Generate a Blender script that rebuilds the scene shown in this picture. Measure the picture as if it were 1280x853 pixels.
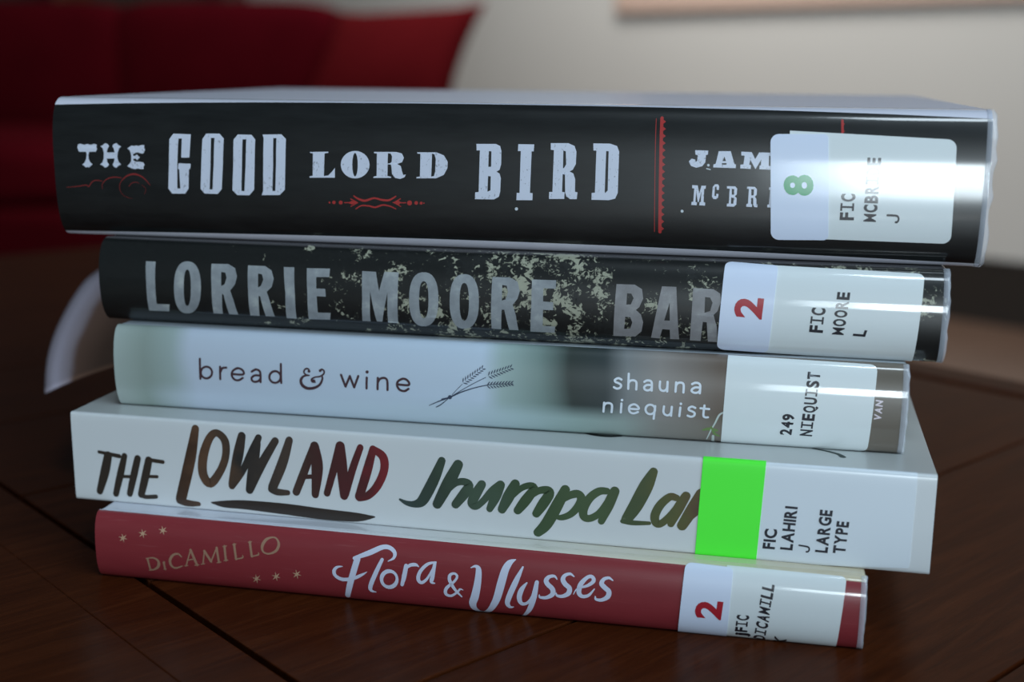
import bpy, bmesh, math, random
from mathutils import Vector, Matrix
from mathutils.geometry import tessellate_polygon
for o in list(bpy.data.objects): bpy.data.objects.remove(o)
scn = bpy.context.scene
COL = scn.collection
random.seed(7)

# ------------------------------------------------------------------ camera
CAM_D, CAM_H, CAM_PITCH, CAM_ROLL, FPX = 0.325029, 0.135602, 0.216949, 0.008238, 1555.65
cd = bpy.data.cameras.new('camera'); cam = bpy.data.objects.new('camera', cd); COL.objects.link(cam)
cp, sp, cr, sr = math.cos(CAM_PITCH), math.sin(CAM_PITCH), math.cos(CAM_ROLL), math.sin(CAM_ROLL)
F = Vector((0, cp, -sp)); U0 = Vector((0, sp, cp)); R0 = Vector((1, 0, 0))
R_ = cr*R0+sr*U0; U_ = -sr*R0+cr*U0
m = Matrix(((R_.x, U_.x, -F.x, 0), (R_.y, U_.y, -F.y, -CAM_D), (R_.z, U_.z, -F.z, CAM_H), (0, 0, 0, 1)))
cam.matrix_world = m
cd.sensor_width = 36; cd.lens = FPX/1280*36
cd.clip_start = .01; cd.clip_end = 50
cd.dof.use_dof = True; cd.dof.focus_distance = .312; cd.dof.aperture_fstop = 8.0
scn.camera = cam

# ------------------------------------------------------------------ light
w = bpy.data.worlds.new('room_light'); scn.world = w; w.use_nodes = True
bg = w.node_tree.nodes['Background']; bg.inputs[0].default_value = (.74, .89, 1.0, 1); bg.inputs[1].default_value = .06
def area(name, loc, target, sx, sy, power, col):
    l = bpy.data.lights.new(name, 'AREA'); l.shape = 'RECTANGLE'; l.size = sx; l.size_y = sy; l.energy = power; l.color = col
    o = bpy.data.objects.new(name, l); COL.objects.link(o); o.location = loc
    o.rotation_euler = (Vector(target)-Vector(loc)).to_track_quat('-Z', 'Y').to_euler(); return o
area('glass_door_daylight', (.03, -3.3, -.02), (.03, 0, -.02), .76, .38, 33, (.80, .93, 1.0))
area('highlight_edge_fill', (-.44, -3.3, -.02), (-.44, 0, -.02), .18, .38, 2.2, (.80, .93, 1.0))  # added dim panel beside the door light, softens the left edge of its highlight
area('side_window_daylight', (.98, -.92, .88), (.04, 0, .06), 1.1, 1.0, 17.5, (.64, .84, 1.0))
area('added_back_fill', (.15, 1.75, 1.75), (.0, 3.8, 0), 1.2, 1.2, 34, (1.0, .95, .90))  # unseen fill, added to brighten the back wall
area('added_wall_fill', (.12, 2.85, 1.35), (.45, 3.45, .25), .5, .5, 9.0, (1.0, .97, .93))  # second unseen fill close to the wall, added for the falloff across it
area('added_overhead_fill', (.20, -1.0, 1.9), (.05, -.02, .06), .35, .35, 7, (.74, .89, 1.0))  # added panel above the camera: thin glints on the spines, brighter book tops
vs = scn.view_settings; vs.view_transform = 'Standard'; vs.look = 'None'; vs.exposure = 0; vs.gamma = 1; vs.use_curve_mapping = False

# ------------------------------------------------------------------ helpers
class NT:
    def __init__(s, name):
        s.m = bpy.data.materials.new(name); s.m.use_nodes = True; s.t = s.m.node_tree; s.b = s.t.nodes['Principled BSDF']
    def n(s, kind, **kw):
        x = s.t.nodes.new(kind)
        for k, v in kw.items():
            if k in x.inputs.keys(): x.inputs[k].default_value = v
            else: setattr(x, k, v)
        return x
    def l(s, a, b): s.t.links.new(a, b)
    def math(s, op, a, b=None, clamp=False):
        x = s.t.nodes.new('ShaderNodeMath'); x.operation = op; x.use_clamp = clamp
        for i, v in enumerate((a, b)):
            if v is None: continue
            if hasattr(v, 'links'): s.l(v, x.inputs[i])
            else: x.inputs[i].default_value = v
        return x.outputs[0]
    def mix(s, fac, a, b, blend='MIX'):
        x = s.t.nodes.new('ShaderNodeMix'); x.data_type = 'RGBA'; x.blend_type = blend
        for i, v in ((0, fac), (6, a), (7, b)):
            if hasattr(v, 'links'): s.l(v, x.inputs[i])
            else: x.inputs[i].default_value = v if i == 0 else (*v, 1)
        return x.outputs[2]
    def ramp(s, fac, stops, interp='LINEAR'):
        x = s.t.nodes.new('ShaderNodeValToRGB'); cr_ = x.color_ramp; cr_.interpolation = interp
        while len(cr_.elements) < len(stops): cr_.elements.new(.5)
        for e, (p, c) in zip(cr_.elements, stops): e.position = p; e.color = (*c, 1) if len(c) == 3 else c
        s.l(fac, x.inputs[0]); return x.outputs[0]
    def uv(s):
        a = s.t.nodes.new('ShaderNodeTexCoord'); b = s.t.nodes.new('ShaderNodeSeparateXYZ'); s.l(a.outputs['UV'], b.inputs[0]); return a.outputs['UV'], b.outputs[0], b.outputs[1]
    def noise(s, vec, scale, detail=4, rough=.5, dist=0, stretch=None):
        if stretch:
            mp = s.t.nodes.new('ShaderNodeMapping'); mp.inputs['Scale'].default_value = stretch; s.l(vec, mp.inputs[0]); vec = mp.outputs[0]
        x = s.t.nodes.new('ShaderNodeTexNoise'); x.inputs['Scale'].default_value = scale; x.inputs['Detail'].default_value = detail
        x.inputs['Roughness'].default_value = rough; x.inputs['Distortion'].default_value = dist; s.l(vec, x.inputs['Vector']); return x.outputs['Fac']
    def set(s, col=None, rough=None, coat=None, coat_rough=None, spec=None):
        b = s.b
        if col is not None:
            if hasattr(col, 'links'): s.l(col, b.inputs['Base Color'])
            else: b.inputs['Base Color'].default_value = (*col, 1)
        if rough is not None: b.inputs['Roughness'].default_value = rough
        if coat is not None: b.inputs['Coat Weight'].default_value = coat
        if coat_rough is not None: b.inputs['Coat Roughness'].default_value = coat_rough
        if spec is not None: b.inputs['Specular IOR Level'].default_value = spec
        return s
    def bump(s, h, strength, dist=.001):
        x = s.t.nodes.new('ShaderNodeBump'); x.inputs['Strength'].default_value = strength; x.inputs['Distance'].default_value = dist
        s.l(h, x.inputs['Height']); s.l(x.outputs[0], s.b.inputs['Normal'])
        return x.outputs[0]
def flat(name, col, rough=.5, coat=0, coat_rough=.1, spec=.5):
    return NT(name).set(col, rough, coat, coat_rough, spec).m
FILM = dict(coat=1.0, coat_rough=.11)          # clear library film over jackets, print and labels

def link(name, bm, mat, parent=None, smooth=False):
    me = bpy.data.meshes.new(name); bm.to_mesh(me); bm.free()
    for mm in (mat if isinstance(mat, (list, tuple)) else [mat]): me.materials.append(mm)
    if smooth:
        for p in me.polygons: p.use_smooth = True
    o = bpy.data.objects.new(name, me); COL.objects.link(o)
    if parent: o.parent = parent
    return o
def empty(name, loc, rz=0):
    o = bpy.data.objects.new(name, None); COL.objects.link(o); o.location = loc; o.rotation_euler = (0, 0, rz); o.empty_display_size = .05; return o
def tag(o, label, cat, group=None, kind=None):
    o['label'] = label
    if cat: o['category'] = cat
    if group: o['group'] = group
    if kind: o['kind'] = kind
    return o
def struct(o, label=None):
    o['kind'] = 'structure'
    if label: o['label'] = label
    return o
def box(bm, x0, x1, y0, y1, z0, z1, bev=0, M=None, seg=2):
    r = bmesh.ops.create_cube(bm, size=1)
    vs_ = r['verts']
    for v in vs_: v.co = Vector((x0+(v.co.x+.5)*(x1-x0), y0+(v.co.y+.5)*(y1-y0), z0+(v.co.z+.5)*(z1-z0)))
    if bev:
        es = list({e for v in vs_ for e in v.link_edges})
        g = bmesh.ops.bevel(bm, geom=es, offset=bev, segments=seg, affect='EDGES', profile=.5, clamp_overlap=True)
        vs_ = list({v for f in g['faces'] for v in f.verts} | {v for v in vs_ if v.is_valid})
    if M:
        for v in vs_: v.co = M @ v.co
    return vs_

# ------------------------------------------------------------------ room shell
FLOOR_Z = -.48
def floor_mat():
    t = NT('brown_wood_floor'); tc = t.n('ShaderNodeTexCoord')
    n1 = t.noise(tc.outputs['Object'], 3, 6, .6, .4, (1, 9, 1)); br = t.n('ShaderNodeTexBrick'); br.inputs['Scale'].default_value = 6; br.inputs['Mortar Size'].default_value = .008
    br.inputs['Color1'].default_value = (.17, .105, .075, 1); br.inputs['Color2'].default_value = (.20, .125, .09, 1); br.inputs['Mortar'].default_value = (.06, .03, .02, 1)
    t.l(tc.outputs['Object'], br.inputs['Vector']); c = t.mix(t.math('MULTIPLY', n1, .5), br.outputs['Color'], (.11, .065, .045)); return t.set(c, .35).m
bm = bmesh.new(); box(bm, -6, 4, -3.4, 9, FLOOR_Z-.05, FLOOR_Z); struct(link('floor', bm, floor_mat()))
t = NT('painted_wall_plaster'); tc = t.n('ShaderNodeTexCoord'); nn = t.noise(tc.outputs['Object'], 1.3, 3)
t.set(t.mix(nn, (.575, .57, .545), (.63, .625, .595)), .75); t.bump(t.noise(tc.outputs['Object'], 90, 4), .15, .002); wall_m = t.m
WALL = Matrix.Translation((.321, 3.594, 0)) @ Matrix.Rotation(math.radians(-45), 4, 'Z')   # x runs along the wall to the right, -y faces the room
bm = bmesh.new(); box(bm, -5.5, 3.5, 0, .1, FLOOR_Z, 2.0, 0, WALL); struct(link('wall_back', bm, wall_m))
bm = bmesh.new(); box(bm, -5.5, 3.5, -.018, 0, FLOOR_Z, FLOOR_Z+.15, 0, WALL); box(bm, -5.5, 3.5, -.012, 0, FLOOR_Z+.15, FLOOR_Z+.162, .003, WALL)
struct(link('baseboard_back', bm, flat('dark_baseboard', (.022, .018, .015), .5)))

# ------------------------------------------------------------------ coffee table
def table_wood():
    t = NT('dark_red_brown_varnished_wood'); tc = t.n('ShaderNodeTexCoord')
    g = t.noise(tc.outputs['Object'], 14, 8, .65, 1.2, (1.2, 14, 14)); g2 = t.noise(tc.outputs['Object'], 5, 3, .5)
    g3 = t.noise(tc.outputs['Object'], 60, 3, .6, .4, (1, 22, 22))
    c = t.ramp(g, [(.28, (.030, .0068, .0020)), (.5, (.056, .0130, .0034)), (.72, (.090, .0225, .0062))])
    c = t.mix(t.math('MULTIPLY', g2, .5), c, (.044, .0090, .0028)); c = t.mix(t.math('MULTIPLY', t.math('GREATER_THAN', g3, .62), .35), c, (.016, .006, .003))
    t.set(c, .28, 0, .2, .05); t.bump(t.math('ADD', g, t.math('MULTIPLY', g3, .4)), .25, .0004); return t.m
wood = table_wood(); groove = flat('dark_gap_filler', (.010, .011, .008), .7)
TA = math.radians(42.0)                         # table frame: x across (towards the far edge), y along
table = empty('coffee_table', (0, 0, 0), TA)
tag(table, 'dark red-brown plank coffee table under the stack of books', 'table')
X0, X1, XA, XB = -.262, .318, -.0815, .285      # near edge, far edge, near edge-board joint, far edge-board joint
Y0, Y1 = -.50, .665
TH = .030
def plank(name, x0, x1, y0, y1, label=None, par=table):
    bm = bmesh.new(); box(bm, x0, x1, y0, y1, -TH, 0, .0014); return link(name, bm, wood, par)
bm = bmesh.new()

ye = [-.50, -.475, -.387, -.299, -.211, -.122, -.037, .055, .145, .233, .321, .409, .497, .585, .665]
for a, b in zip(ye[:-1], ye[1:]):
    box(bm, XA+.0008, XB-.0008, a+.0006, b-.0006, -TH, 0, .0003)
box(bm, XA-.004, XB+.004, Y0+.01, Y1-.01, -TH-.004, -.004)
link('plank_top', bm, wood, table)
bm = bmesh.new(); box(bm, X0, -.10115, Y0, Y1, -TH, 0, .00015); box(bm, -.1011, XA-.0010, Y0, Y1, -TH, 0, .0004); link('edge_board', bm, wood, table)
bm = bmesh.new(); box(bm, XB+.0008, X1, Y0, Y1, -TH, 0, .006); link('edge_board', bm, wood, table)
bm = bmesh.new()
for x in (X0+.045, X1-.065): box(bm, x, x+.02, Y0+.05, Y1-.05, -TH-.09, -TH-.004)
for y in (Y0+.045, Y1-.065): box(bm, X0+.045, X1-.045, y, y+.02, -TH-.09, -TH-.004)
link('apron', bm, wood, table)
for x in (X0+.06, X1-.06):
    for y in (Y0+.06, Y1-.06):
        bm = bmesh.new(); v = box(bm, x-.027, x+.027, y-.027, y+.027, FLOOR_Z, -TH-.004, .003)
        for q in v:
            if q.co.z < FLOOR_Z+.05: q.co.x = x+(q.co.x-x)*.7; q.co.y = y+(q.co.y-y)*.7
        link('leg', bm, wood, table)

# ------------------------------------------------------------------ sofa, throw cushion, cabinet, picture
def fabric(name, col):
    t = NT(name); tc = t.n('ShaderNodeTexCoord'); n1 = t.noise(tc.outputs['Object'], 9, 4, .6); n2 = t.noise(tc.outputs['Object'], 400, 2)
    t.set(t.mix(n1, tuple(c*.75 for c in col), tuple(c*1.2 for c in col)), .95, spec=.04)
    t.bump(n2, .3, .001); return t.m
sofa_f = fabric('dark_red_sofa_fabric', (.054, .0012, .0040)); cush_f = fabric('red_cushion_fabric', (.088, .0045, .0065))
def pad(bm, cx, cy, cz, sx, sy, sz, puff=.25, M=None, n=10, e=5):
    """a stuffed cushion: superellipsoid box whose faces bulge"""
    r = bmesh.ops.create_cube(bm, size=2); bmesh.ops.subdivide_edges(bm, edges=list({q for v in r['verts'] for q in v.link_edges}), cuts=n, use_grid_fill=True)
    for v in bm.verts:
        if v.tag: continue
        v.tag = True
        x, y, z = v.co; k = (abs(x)**e+abs(y)**e+abs(z)**e)**(1/e); x, y, z = x/k, y/k, z/k
        b = 1+puff*(1-min(1, x*x))*(1-min(1, z*z)) if sy < sz else 1+puff*(1-min(1, x*x))*(1-min(1, y*y))
        p = Vector((x*sx/2, y*sy/2*(b if sy < sz else 1), z*sz/2*(1 if sy < sz else b))) + Vector((cx, cy, cz))
        v.co = M @ p if M else p
sofa = empty('sofa', (-.85, 3.02, FLOOR_Z), math.radians(-8))
tag(sofa, 'dark red fabric sofa behind the coffee table', 'sofa')
W0, W1 = -1.05, .98                              # sofa extent along its length (local x), -y faces the table
bm = bmesh.new(); box(bm, W0, W1, -.66, .20, .07, .30, .03, seg=3); link('base', bm, sofa_f, sofa, True)
bm = bmesh.new(); box(bm, W0, W1, .04, .20, .28, .50, .05, seg=4); link('back_frame', bm, sofa_f, sofa, True)
for x in (W0, W1-.17):
    bm = bmesh.new(); box(bm, x, x+.17, -.68, .20, .07, .53, .06, seg=4); link('arm', bm, sofa_f, sofa, True)
span = (W1-.18-(W0+.18))/2
for k in range(2):
    bm = bmesh.new(); pad(bm, W0+.18+span*(k+.5), -.31, .37, span-.01, .68, .17, .12); link('seat_cushion', bm, sofa_f, sofa, True)
for c, wd in ((-.47, .72), (.125, .62)):
    bm = bmesh.new(); pad(bm, c, -.03, .594, wd, .17, .36, .22, e=6); link('back_cushion', bm, sofa_f, sofa, True)
for x in (W0+.08, W1-.08):
    for y in (-.60, .14):
        bm = bmesh.new(); bmesh.ops.create_cone(bm, cap_ends=True, segments=16, radius1=.02, radius2=.028, depth=.07, matrix=Matrix.Translation((x, y, .035))); link('foot', bm, flat('dark_sofa_foot', (.02, .012, .008), .4), sofa)
# throw cushion: a square pillow with pinched corners, slumped to one side
bm = bmesh.new(); N = 18; top = {}; bot = {}
CW = [(-.215, -.115), (.172, -.115), (.252, .172), (-.118, .150)]   # corners in the cushion's own plane (x, z)
for i in range(N+1):
    for j in range(N+1):
        a, b = i/N, j/N
        p0 = Vector(CW[0]).lerp(Vector(CW[1]), a); p1 = Vector(CW[3]).lerp(Vector(CW[2]), a); p = p0.lerp(p1, b)
        ctr = Vector((.045, 0)); ed = 1-.11*(4*a*(1-a))*(2*abs(b-.5))**6-.11*(4*b*(1-b))*(2*abs(a-.5))**6
        p = ctr+(p-ctr)*ed; h = .075*(max(0, 16*a*(1-a)*b*(1-b)))**.42
        top[i, j] = bm.verts.new((p.x, -h, p.y)); bot[i, j] = top[i, j] if i in (0, N) or j in (0, N) else bm.verts.new((p.x, h, p.y))
for i in range(N):
    for j in range(N):
        bm.faces.new((top[i, j], top[i+1, j], top[i+1, j+1], top[i, j+1]))
        bm.faces.new((bot[i, j+1], bot[i+1, j+1], bot[i+1, j], bot[i, j]))
pil = link('throw_cushion', bm, cush_f, None, True); pil.location = (-.322, 2.72, .118); pil.rotation_euler = (math.radians(-14), 0, math.radians(-10))
tag(pil, 'bright red square throw cushion leaning at the right end of the sofa', 'cushion')
pw = flat('dark_brown_cabinet_wood', (.030, .017, .010), .5); pw2 = flat('orange_brown_cabinet_side', (.085, .040, .018), .5)
cab = empty('cabinet', (-1.62, 4.45, FLOOR_Z), 0); tag(cab, 'dark brown wooden cabinet standing behind the left end of the sofa', 'cabinet')
bm = bmesh.new(); box(bm, -.55, .55, .36, .38, 0, 1.5); link('back_panel', bm, flat('dark_green_brown_panel', (.022, .019, .012), .6), cab)
for x in (-.55, -.09, .53): bm = bmesh.new(); box(bm, x, x+.025, 0, .36, 0, 1.5, .002); link('side_panel', bm, pw2 if x == -.09 else pw, cab)
for z in (.06, .42, .78, 1.14, 1.48):
    bm = bmesh.new(); box(bm, -.525, .53, .01, .36, z, z+.022, .002); link('shelf', bm, pw, cab)
pf = empty('picture_frame', (0, 0, 0)); pf.matrix_world = WALL @ Matrix.Translation((0, -.004, .297))
tag(pf, 'pale wooden picture frame hanging on the cream wall', 'picture frame')
PW, PH, FR = 1.60, 1.15, .040
wf = flat('pale_pink_wood_frame', (.60, .44, .36), .5)
bm = bmesh.new()
for a in ((0, PW, 0, FR), (0, PW, PH-FR, PH), (0, FR, FR, PH-FR), (PW-FR, PW, FR, PH-FR)): box(bm, a[0], a[1], -.022, 0, a[2], a[3], .004)
link('frame', bm, wf, pf)
bm = bmesh.new(); box(bm, FR-.004, PW-FR+.004, -.010, -.002, FR-.004, PH-FR+.004); link('mount_board', bm, flat('pale_pink_mount_board', (.50, .37, .32), .6), pf)
bm = bmesh.new(); box(bm, .10, PW-.10, -.0125, -.0100, .10, PH-.10); pm = NT('soft_landscape_print'); tc = pm.n('ShaderNodeTexCoord')  # print lies out of view, made dark to dim the reflection in the table
pm.set(pm.ramp(pm.noise(tc.outputs['Object'], 3, 5, .6), [(.3, (.030, .024, .018)), (.6, (.075, .058, .040)), (.8, (.14, .11, .08))]), .6); link('print', bm, pm.m, pf)

# ------------------------------------------------------------------ books: measured sizes (mm) and the print on each spine (mm along the spine, mm round its profile)
BOOKS=[
{'cx': -0.00516, 'cy': 0.0, 'yaw': -0.19667, 'L': 241.69, 'T': 37.69, 'z': 88.98, 'b': 7.5, 'n': 3.0, 'S': 45.71},
{'cx': -0.00353, 'cy': -0.0058, 'yaw': -0.20632, 'L': 221.41, 'T': 23.02, 'z': 65.96, 'b': 6.0, 'n': 2.3, 'S': 28.83},
{'cx': -0.00577, 'cy': -0.01094, 'yaw': -0.19299, 'L': 207.86, 'T': 22.63, 'z': 43.32, 'b': 4.0, 'n': 2.3, 'S': 25.91},
{'cx': -0.00976, 'cy': -0.02316, 'yaw': -0.21686, 'L': 224.23, 'T': 24.83, 'z': 18.49, 'b': 1.2, 'n': 9.0, 'S': 26.55},
{'cx': -0.01301, 'cy': -0.02837, 'yaw': -0.20592, 'L': 199.13, 'T': 18.49, 'z': 0, 'b': 3.4, 'n': 2.4, 'S': 21.44}]
PRINT=[
{'title_lettering':[('p',[(-113.39,29.19),(-112.49,29.39),(-111.47,29.09),(-110.58,29.38),(-109.7,29.13),(-108.66,29.42),(-107.78,29.3),(-107.96,28.5),(-107.78,28.1),(-108.17,27.35),(-109.35,27.32),(-110.09,27.31),(-110.43,26.58),(-110.42,25.37),(-109.98,24.44),(-109.37,23.92),(-109.9,23.56),(-110.52,23.08),(-110.96,23.21),(-111.47,23.06),(-111.91,23.51),(-112.4,23.79),(-111.67,24.4),(-111.19,25.35),(-110.93,26.57),(-111.13,27.28),(-112.16,27.26),(-113.14,27.24),(-113.32,27.72),(-113.59,28.25)],[]),
 ('p',[(-106.77,28.87),(-106.09,29.09),(-105.36,29.69),(-104.66,29.49),(-104.16,28.92),(-104.66,28.3),(-105,27.23),(-102.66,27.27),(-102.9,28.33),(-103.28,28.94),(-102.79,29.53),(-102.05,29.76),(-101.4,29.19),(-100.68,28.91),(-101.32,28.37),(-101.79,27.16),(-101.95,25.82),(-101.64,24.76),(-100.97,24.11),(-101.76,23.74),(-102.41,23.19),(-103.07,23.39),(-103.5,24.02),(-103.05,24.6),(-102.75,25.65),(-105.1,25.59),(-104.93,24.55),(-104.5,24),(-105.01,23.4),(-105.74,23.11),(-106.35,23.64),(-107.15,23.97),(-106.41,24.52),(-105.98,25.6),(-105.84,27.07),(-106.12,28.27)],[]),
 ('p',[(-98.89,28.42),(-98.15,28.88),(-97.61,29.24),(-96.98,29.06),(-96.24,29.26),(-95.67,29.09),(-94.93,29.37),(-93.92,29.39),(-94.03,28.78),(-93.77,28.12),(-94.3,27.18),(-95.03,27.17),(-95.89,27.42),(-96.62,27.32),(-97.31,26.86),(-97.38,26.59),(-96.87,26.41),(-96.2,26.88),(-95.93,26.54),(-95.38,26.1),(-95.83,25.74),(-96.23,25.36),(-96.7,25.8),(-97.38,25.66),(-97.31,25.26),(-96.6,24.93),(-95.88,24.94),(-95.15,24.91),(-94.43,24.79),(-94.09,24.19),(-94.5,23.59),(-94.39,23.06),(-95.41,22.98),(-96.13,23.15),(-96.87,22.95),(-97.74,23.03),(-98.45,23.36),(-99.25,23.69),(-98.54,24.3),(-98,24.98),(-97.88,26.05),(-97.94,27.11),(-98.25,27.9)],[]),
 ('p',[(-86.66,31.13),(-85.52,32.57),(-80.54,32.48),(-80.81,29.18),(-81.11,26.36),(-83.43,26.31),(-83.11,31.35),(-84.08,31.33),(-84.66,24.35),(-85.01,18.05),(-84.14,18.07),(-84.17,23.17),(-84.55,23.31),(-84.31,24.8),(-80.77,24.74),(-81,23.39),(-81.39,23.23),(-81.77,18.14),(-82.84,16.75),(-86.58,16.65),(-87.62,17.98),(-87.09,24.29)],[]),
 ('p',[(-77.25,31.31),(-76.17,32.74),(-72.42,32.81),(-71.21,31.57),(-71.66,24.65),(-72.28,18.24),(-73.48,16.92),(-77.24,16.91),(-78.32,18.17),(-77.8,24.51)],[[(-74.8,31.65),(-73.84,31.67),(-74.27,24.59),(-74.91,18.08),(-75.75,18.06),(-75.17,24.57)]]),
 ('p',[(-68.46,31.33),(-67.29,32.67),(-63.42,32.68),(-62.38,31.44),(-62.72,24.85),(-63.11,18.34),(-64.56,16.81),(-67.96,16.77),(-69.26,18.02),(-68.73,24.71)],[[(-65.93,31.46),(-64.89,31.48),(-65.25,24.79),(-65.86,17.91),(-66.72,17.88),(-66.26,24.77)]]),
 ('p',[(-60.38,32.79),(-55.15,32.95),(-53.89,31.75),(-54.16,25.05),(-54.54,18.57),(-56.02,17.1),(-61.07,16.96),(-60.6,18.11),(-60.33,24.91),(-60.06,31.78)],[[(-57.38,31.92),(-56.51,31.93),(-56.76,24.99),(-57.2,18.14),(-58.01,18.12),(-57.57,24.97)]]),
 ('p',[(-47.31,28.56),(-42.28,28.73),(-42.29,28.41),(-43.31,28.23),(-43.61,22.41),(-42.41,22.6),(-41.36,23.6),(-40.55,24.65),(-40.61,22.06),(-47.58,21.89),(-47.57,22.22),(-46.7,22.43),(-46.49,28.16),(-47.24,28.31)],[]),
 ('p',[(-31.14,25.64),(-31.25,24.85),(-31.55,24.1),(-32.02,23.42),(-32.65,22.84),(-33.4,22.4),(-34.23,22.12),(-35.1,22.01),(-35.96,22.07),(-36.78,22.32),(-37.52,22.72),(-38.12,23.27),(-38.58,23.93),(-38.85,24.68),(-38.93,25.46),(-38.82,26.25),(-38.52,27.01),(-38.04,27.69),(-37.42,28.26),(-36.67,28.69),(-35.85,28.97),(-34.98,29.08),(-34.12,29.01),(-33.3,28.76),(-32.57,28.36),(-31.96,27.82),(-31.51,27.16),(-31.23,26.42)],[[(-34.32,25.57),(-34.39,24.4),(-34.57,23.4),(-34.83,22.73),(-35.12,22.49),(-35.4,22.72),(-35.63,23.38),(-35.77,24.37),(-35.81,25.54),(-35.73,26.7),(-35.56,27.7),(-35.31,28.36),(-35.02,28.6),(-34.74,28.37),(-34.5,27.72),(-34.35,26.73)]]),
 ('p',[(-29.93,28.93),(-23.91,29.05),(-22.41,28.67),(-21.91,27.57),(-22.42,26.45),(-23.76,26),(-22.76,25.48),(-22.44,24.05),(-22.12,23.17),(-21.45,23.37),(-21.79,22.63),(-22.96,22.18),(-24.3,22.41),(-25.13,23.35),(-25.27,25.27),(-25.43,25.84),(-26.27,25.82),(-26.37,22.84),(-25.4,22.7),(-25.41,22.38),(-30.19,22.26),(-30.08,22.58),(-29.27,22.83),(-29.13,28.53),(-29.87,28.61)],[[(-26.18,28.66),(-25.41,28.58),(-25.08,27.82),(-25.19,26.54),(-25.6,26.12),(-26.27,26.07)]]),
 ('p',[(-18.43,29.07),(-13.31,29.18),(-11.33,28.43),(-10.34,26.88),(-10.41,25.29),(-11.33,23.53),(-13.32,22.59),(-18.63,22.45),(-18.56,22.77),(-17.69,22.95),(-17.53,28.68),(-18.33,28.76)],[[(-14.46,28.84),(-13.8,28.63),(-13.47,27.44),(-13.64,24.26),(-13.98,23.14),(-14.71,22.97),(-14.56,25.83)]]),
 ('p',[(-2.88,31.5),(2.13,31.59),(3.27,31.09),(3.62,29.85),(3.6,26.56),(3.19,25.14),(2.39,24.65),(3.2,24.2),(3.53,23.1),(3.39,19.62),(3.06,18.34),(1.76,17.6),(-3.21,17.52),(-3.13,19.28),(-2.22,19.4),(-1.94,29.89),(-2.79,29.87)],[[(0.39,29.78),(1.04,29.7),(1.02,25.88),(0.27,25.8)],[(0.22,23.49),(0.93,23.42),(0.85,19.87),(0.07,19.53)]]),
 ('p',[(7.92,31.65),(11.98,31.66),(11.89,29.93),(11.38,29.92),(11.08,19.51),(11.78,19.47),(11.73,17.69),(7.6,17.58),(7.66,19.42),(8.4,19.44),(8.6,29.95),(7.86,29.94)],[]),
 ('p',[(16.19,32.06),(20.62,32.14),(22.22,31.47),(22.73,30.09),(22.65,27),(21.89,25.58),(21.11,25.16),(22.07,24.66),(22.57,23.27),(22.57,20.08),(23.2,20),(23.04,18.27),(21.39,18.22),(20.43,18.83),(20.09,19.76),(19.95,24.29),(19.38,24.5),(19.29,19.99),(19.93,19.91),(19.86,18.24),(15.97,18.13),(16.01,19.9),(16.84,19.92),(17.04,30.34),(16.24,30.42)],[[(19.41,30.33),(20.05,30.1),(20.22,26.94),(19.67,25.94),(19.42,25.93)]]),
 ('p',[(26.9,32.21),(31.11,32.23),(32.85,31.68),(33.42,30.31),(33.34,20.12),(32.74,18.7),(31.19,18.25),(26.78,18.22),(26.81,19.94),(27.62,20.03),(27.74,30.44),(26.99,30.49)],[[(30.18,30.4),(30.81,30.35),(30.82,20.68),(30.2,19.97),(30.07,20.34)]])],
'red_scroll_ornament':[('s',[(-117.51,17.52,0.13),(-114.19,17.88,0.2),(-111.78,18.27,0.23),(-110.97,17.91,0.23),(-109.92,19.13,0.23),(-108.7,19.65,0.23),(-106.94,19.48,0.15)],0),
 ('s',[(-106.96,17.36,0.08),(-106.85,18.72,0.15),(-105.42,20.05,0.23),(-103.31,20.65,0.26),(-101.12,20.49,0.2)],0),
 ('s',[(-101.02,19.84,0.23),(-99.47,21.06,0.36),(-97.39,21.6,0.46),(-95.38,21.11,0.36),(-93.99,20.07,0.26),(-92.86,18.76,0.15)],0),
 ('s',[(-101.02,19.84,0.15),(-101.76,18.58,0.13),(-101.68,16.96,0.1),(-100.49,15.5,0.08),(-98.49,15.01,0.08)],0),
 ('s',[(-99.08,18.25,0.13),(-98.14,19.16,0.15),(-96.95,19.46,0.13),(-96.03,19.16,0.1)],0),
 ('s',[(-95.25,18.75,0.08),(-94.16,17.71,0.08),(-94.62,16.34,0.08)],0)],
'red_arrow_ornament':[('s',[(-35.55,17.42,0.32),(-34.21,16.64,0.51),(-32.52,16.3,0.57),(-30.13,17.02,0.45),(-28.11,16.65,0.51),(-26.08,16.61,0.51),(-24.21,17.67,0.32)],0),
 ('s',[(-35.17,14.05,0.26),(-33.59,14.95,0.35),(-31.55,14.95,0.41),(-29.87,14.64,0.45),(-27.81,15.29,0.41),(-25.8,15.02,0.35),(-24.3,14.38,0.26)],0),
 ('p',[(-42.02,15.53),(-42.08,15.37),(-42.22,15.27),(-42.39,15.27),(-42.52,15.36),(-42.57,15.51),(-42.51,15.67),(-42.37,15.77),(-42.2,15.78),(-42.06,15.68)],[]),
 ('p',[(-40.61,15.6),(-40.71,15.33),(-40.96,15.15),(-41.26,15.14),(-41.49,15.31),(-41.57,15.58),(-41.47,15.85),(-41.22,16.02),(-40.92,16.03),(-40.69,15.87)],[]),
 ('p',[(-38.65,15.63),(-38.77,15.31),(-39.05,15.11),(-39.39,15.1),(-39.66,15.29),(-39.75,15.6),(-39.63,15.91),(-39.35,16.11),(-39.01,16.12),(-38.74,15.93)],[]),
 ('p',[(-19.89,16.08),(-20.02,15.69),(-20.36,15.44),(-20.78,15.43),(-21.11,15.66),(-21.23,16.04),(-21.09,16.42),(-20.75,16.67),(-20.33,16.68),(-20,16.45)],[]),
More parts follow.
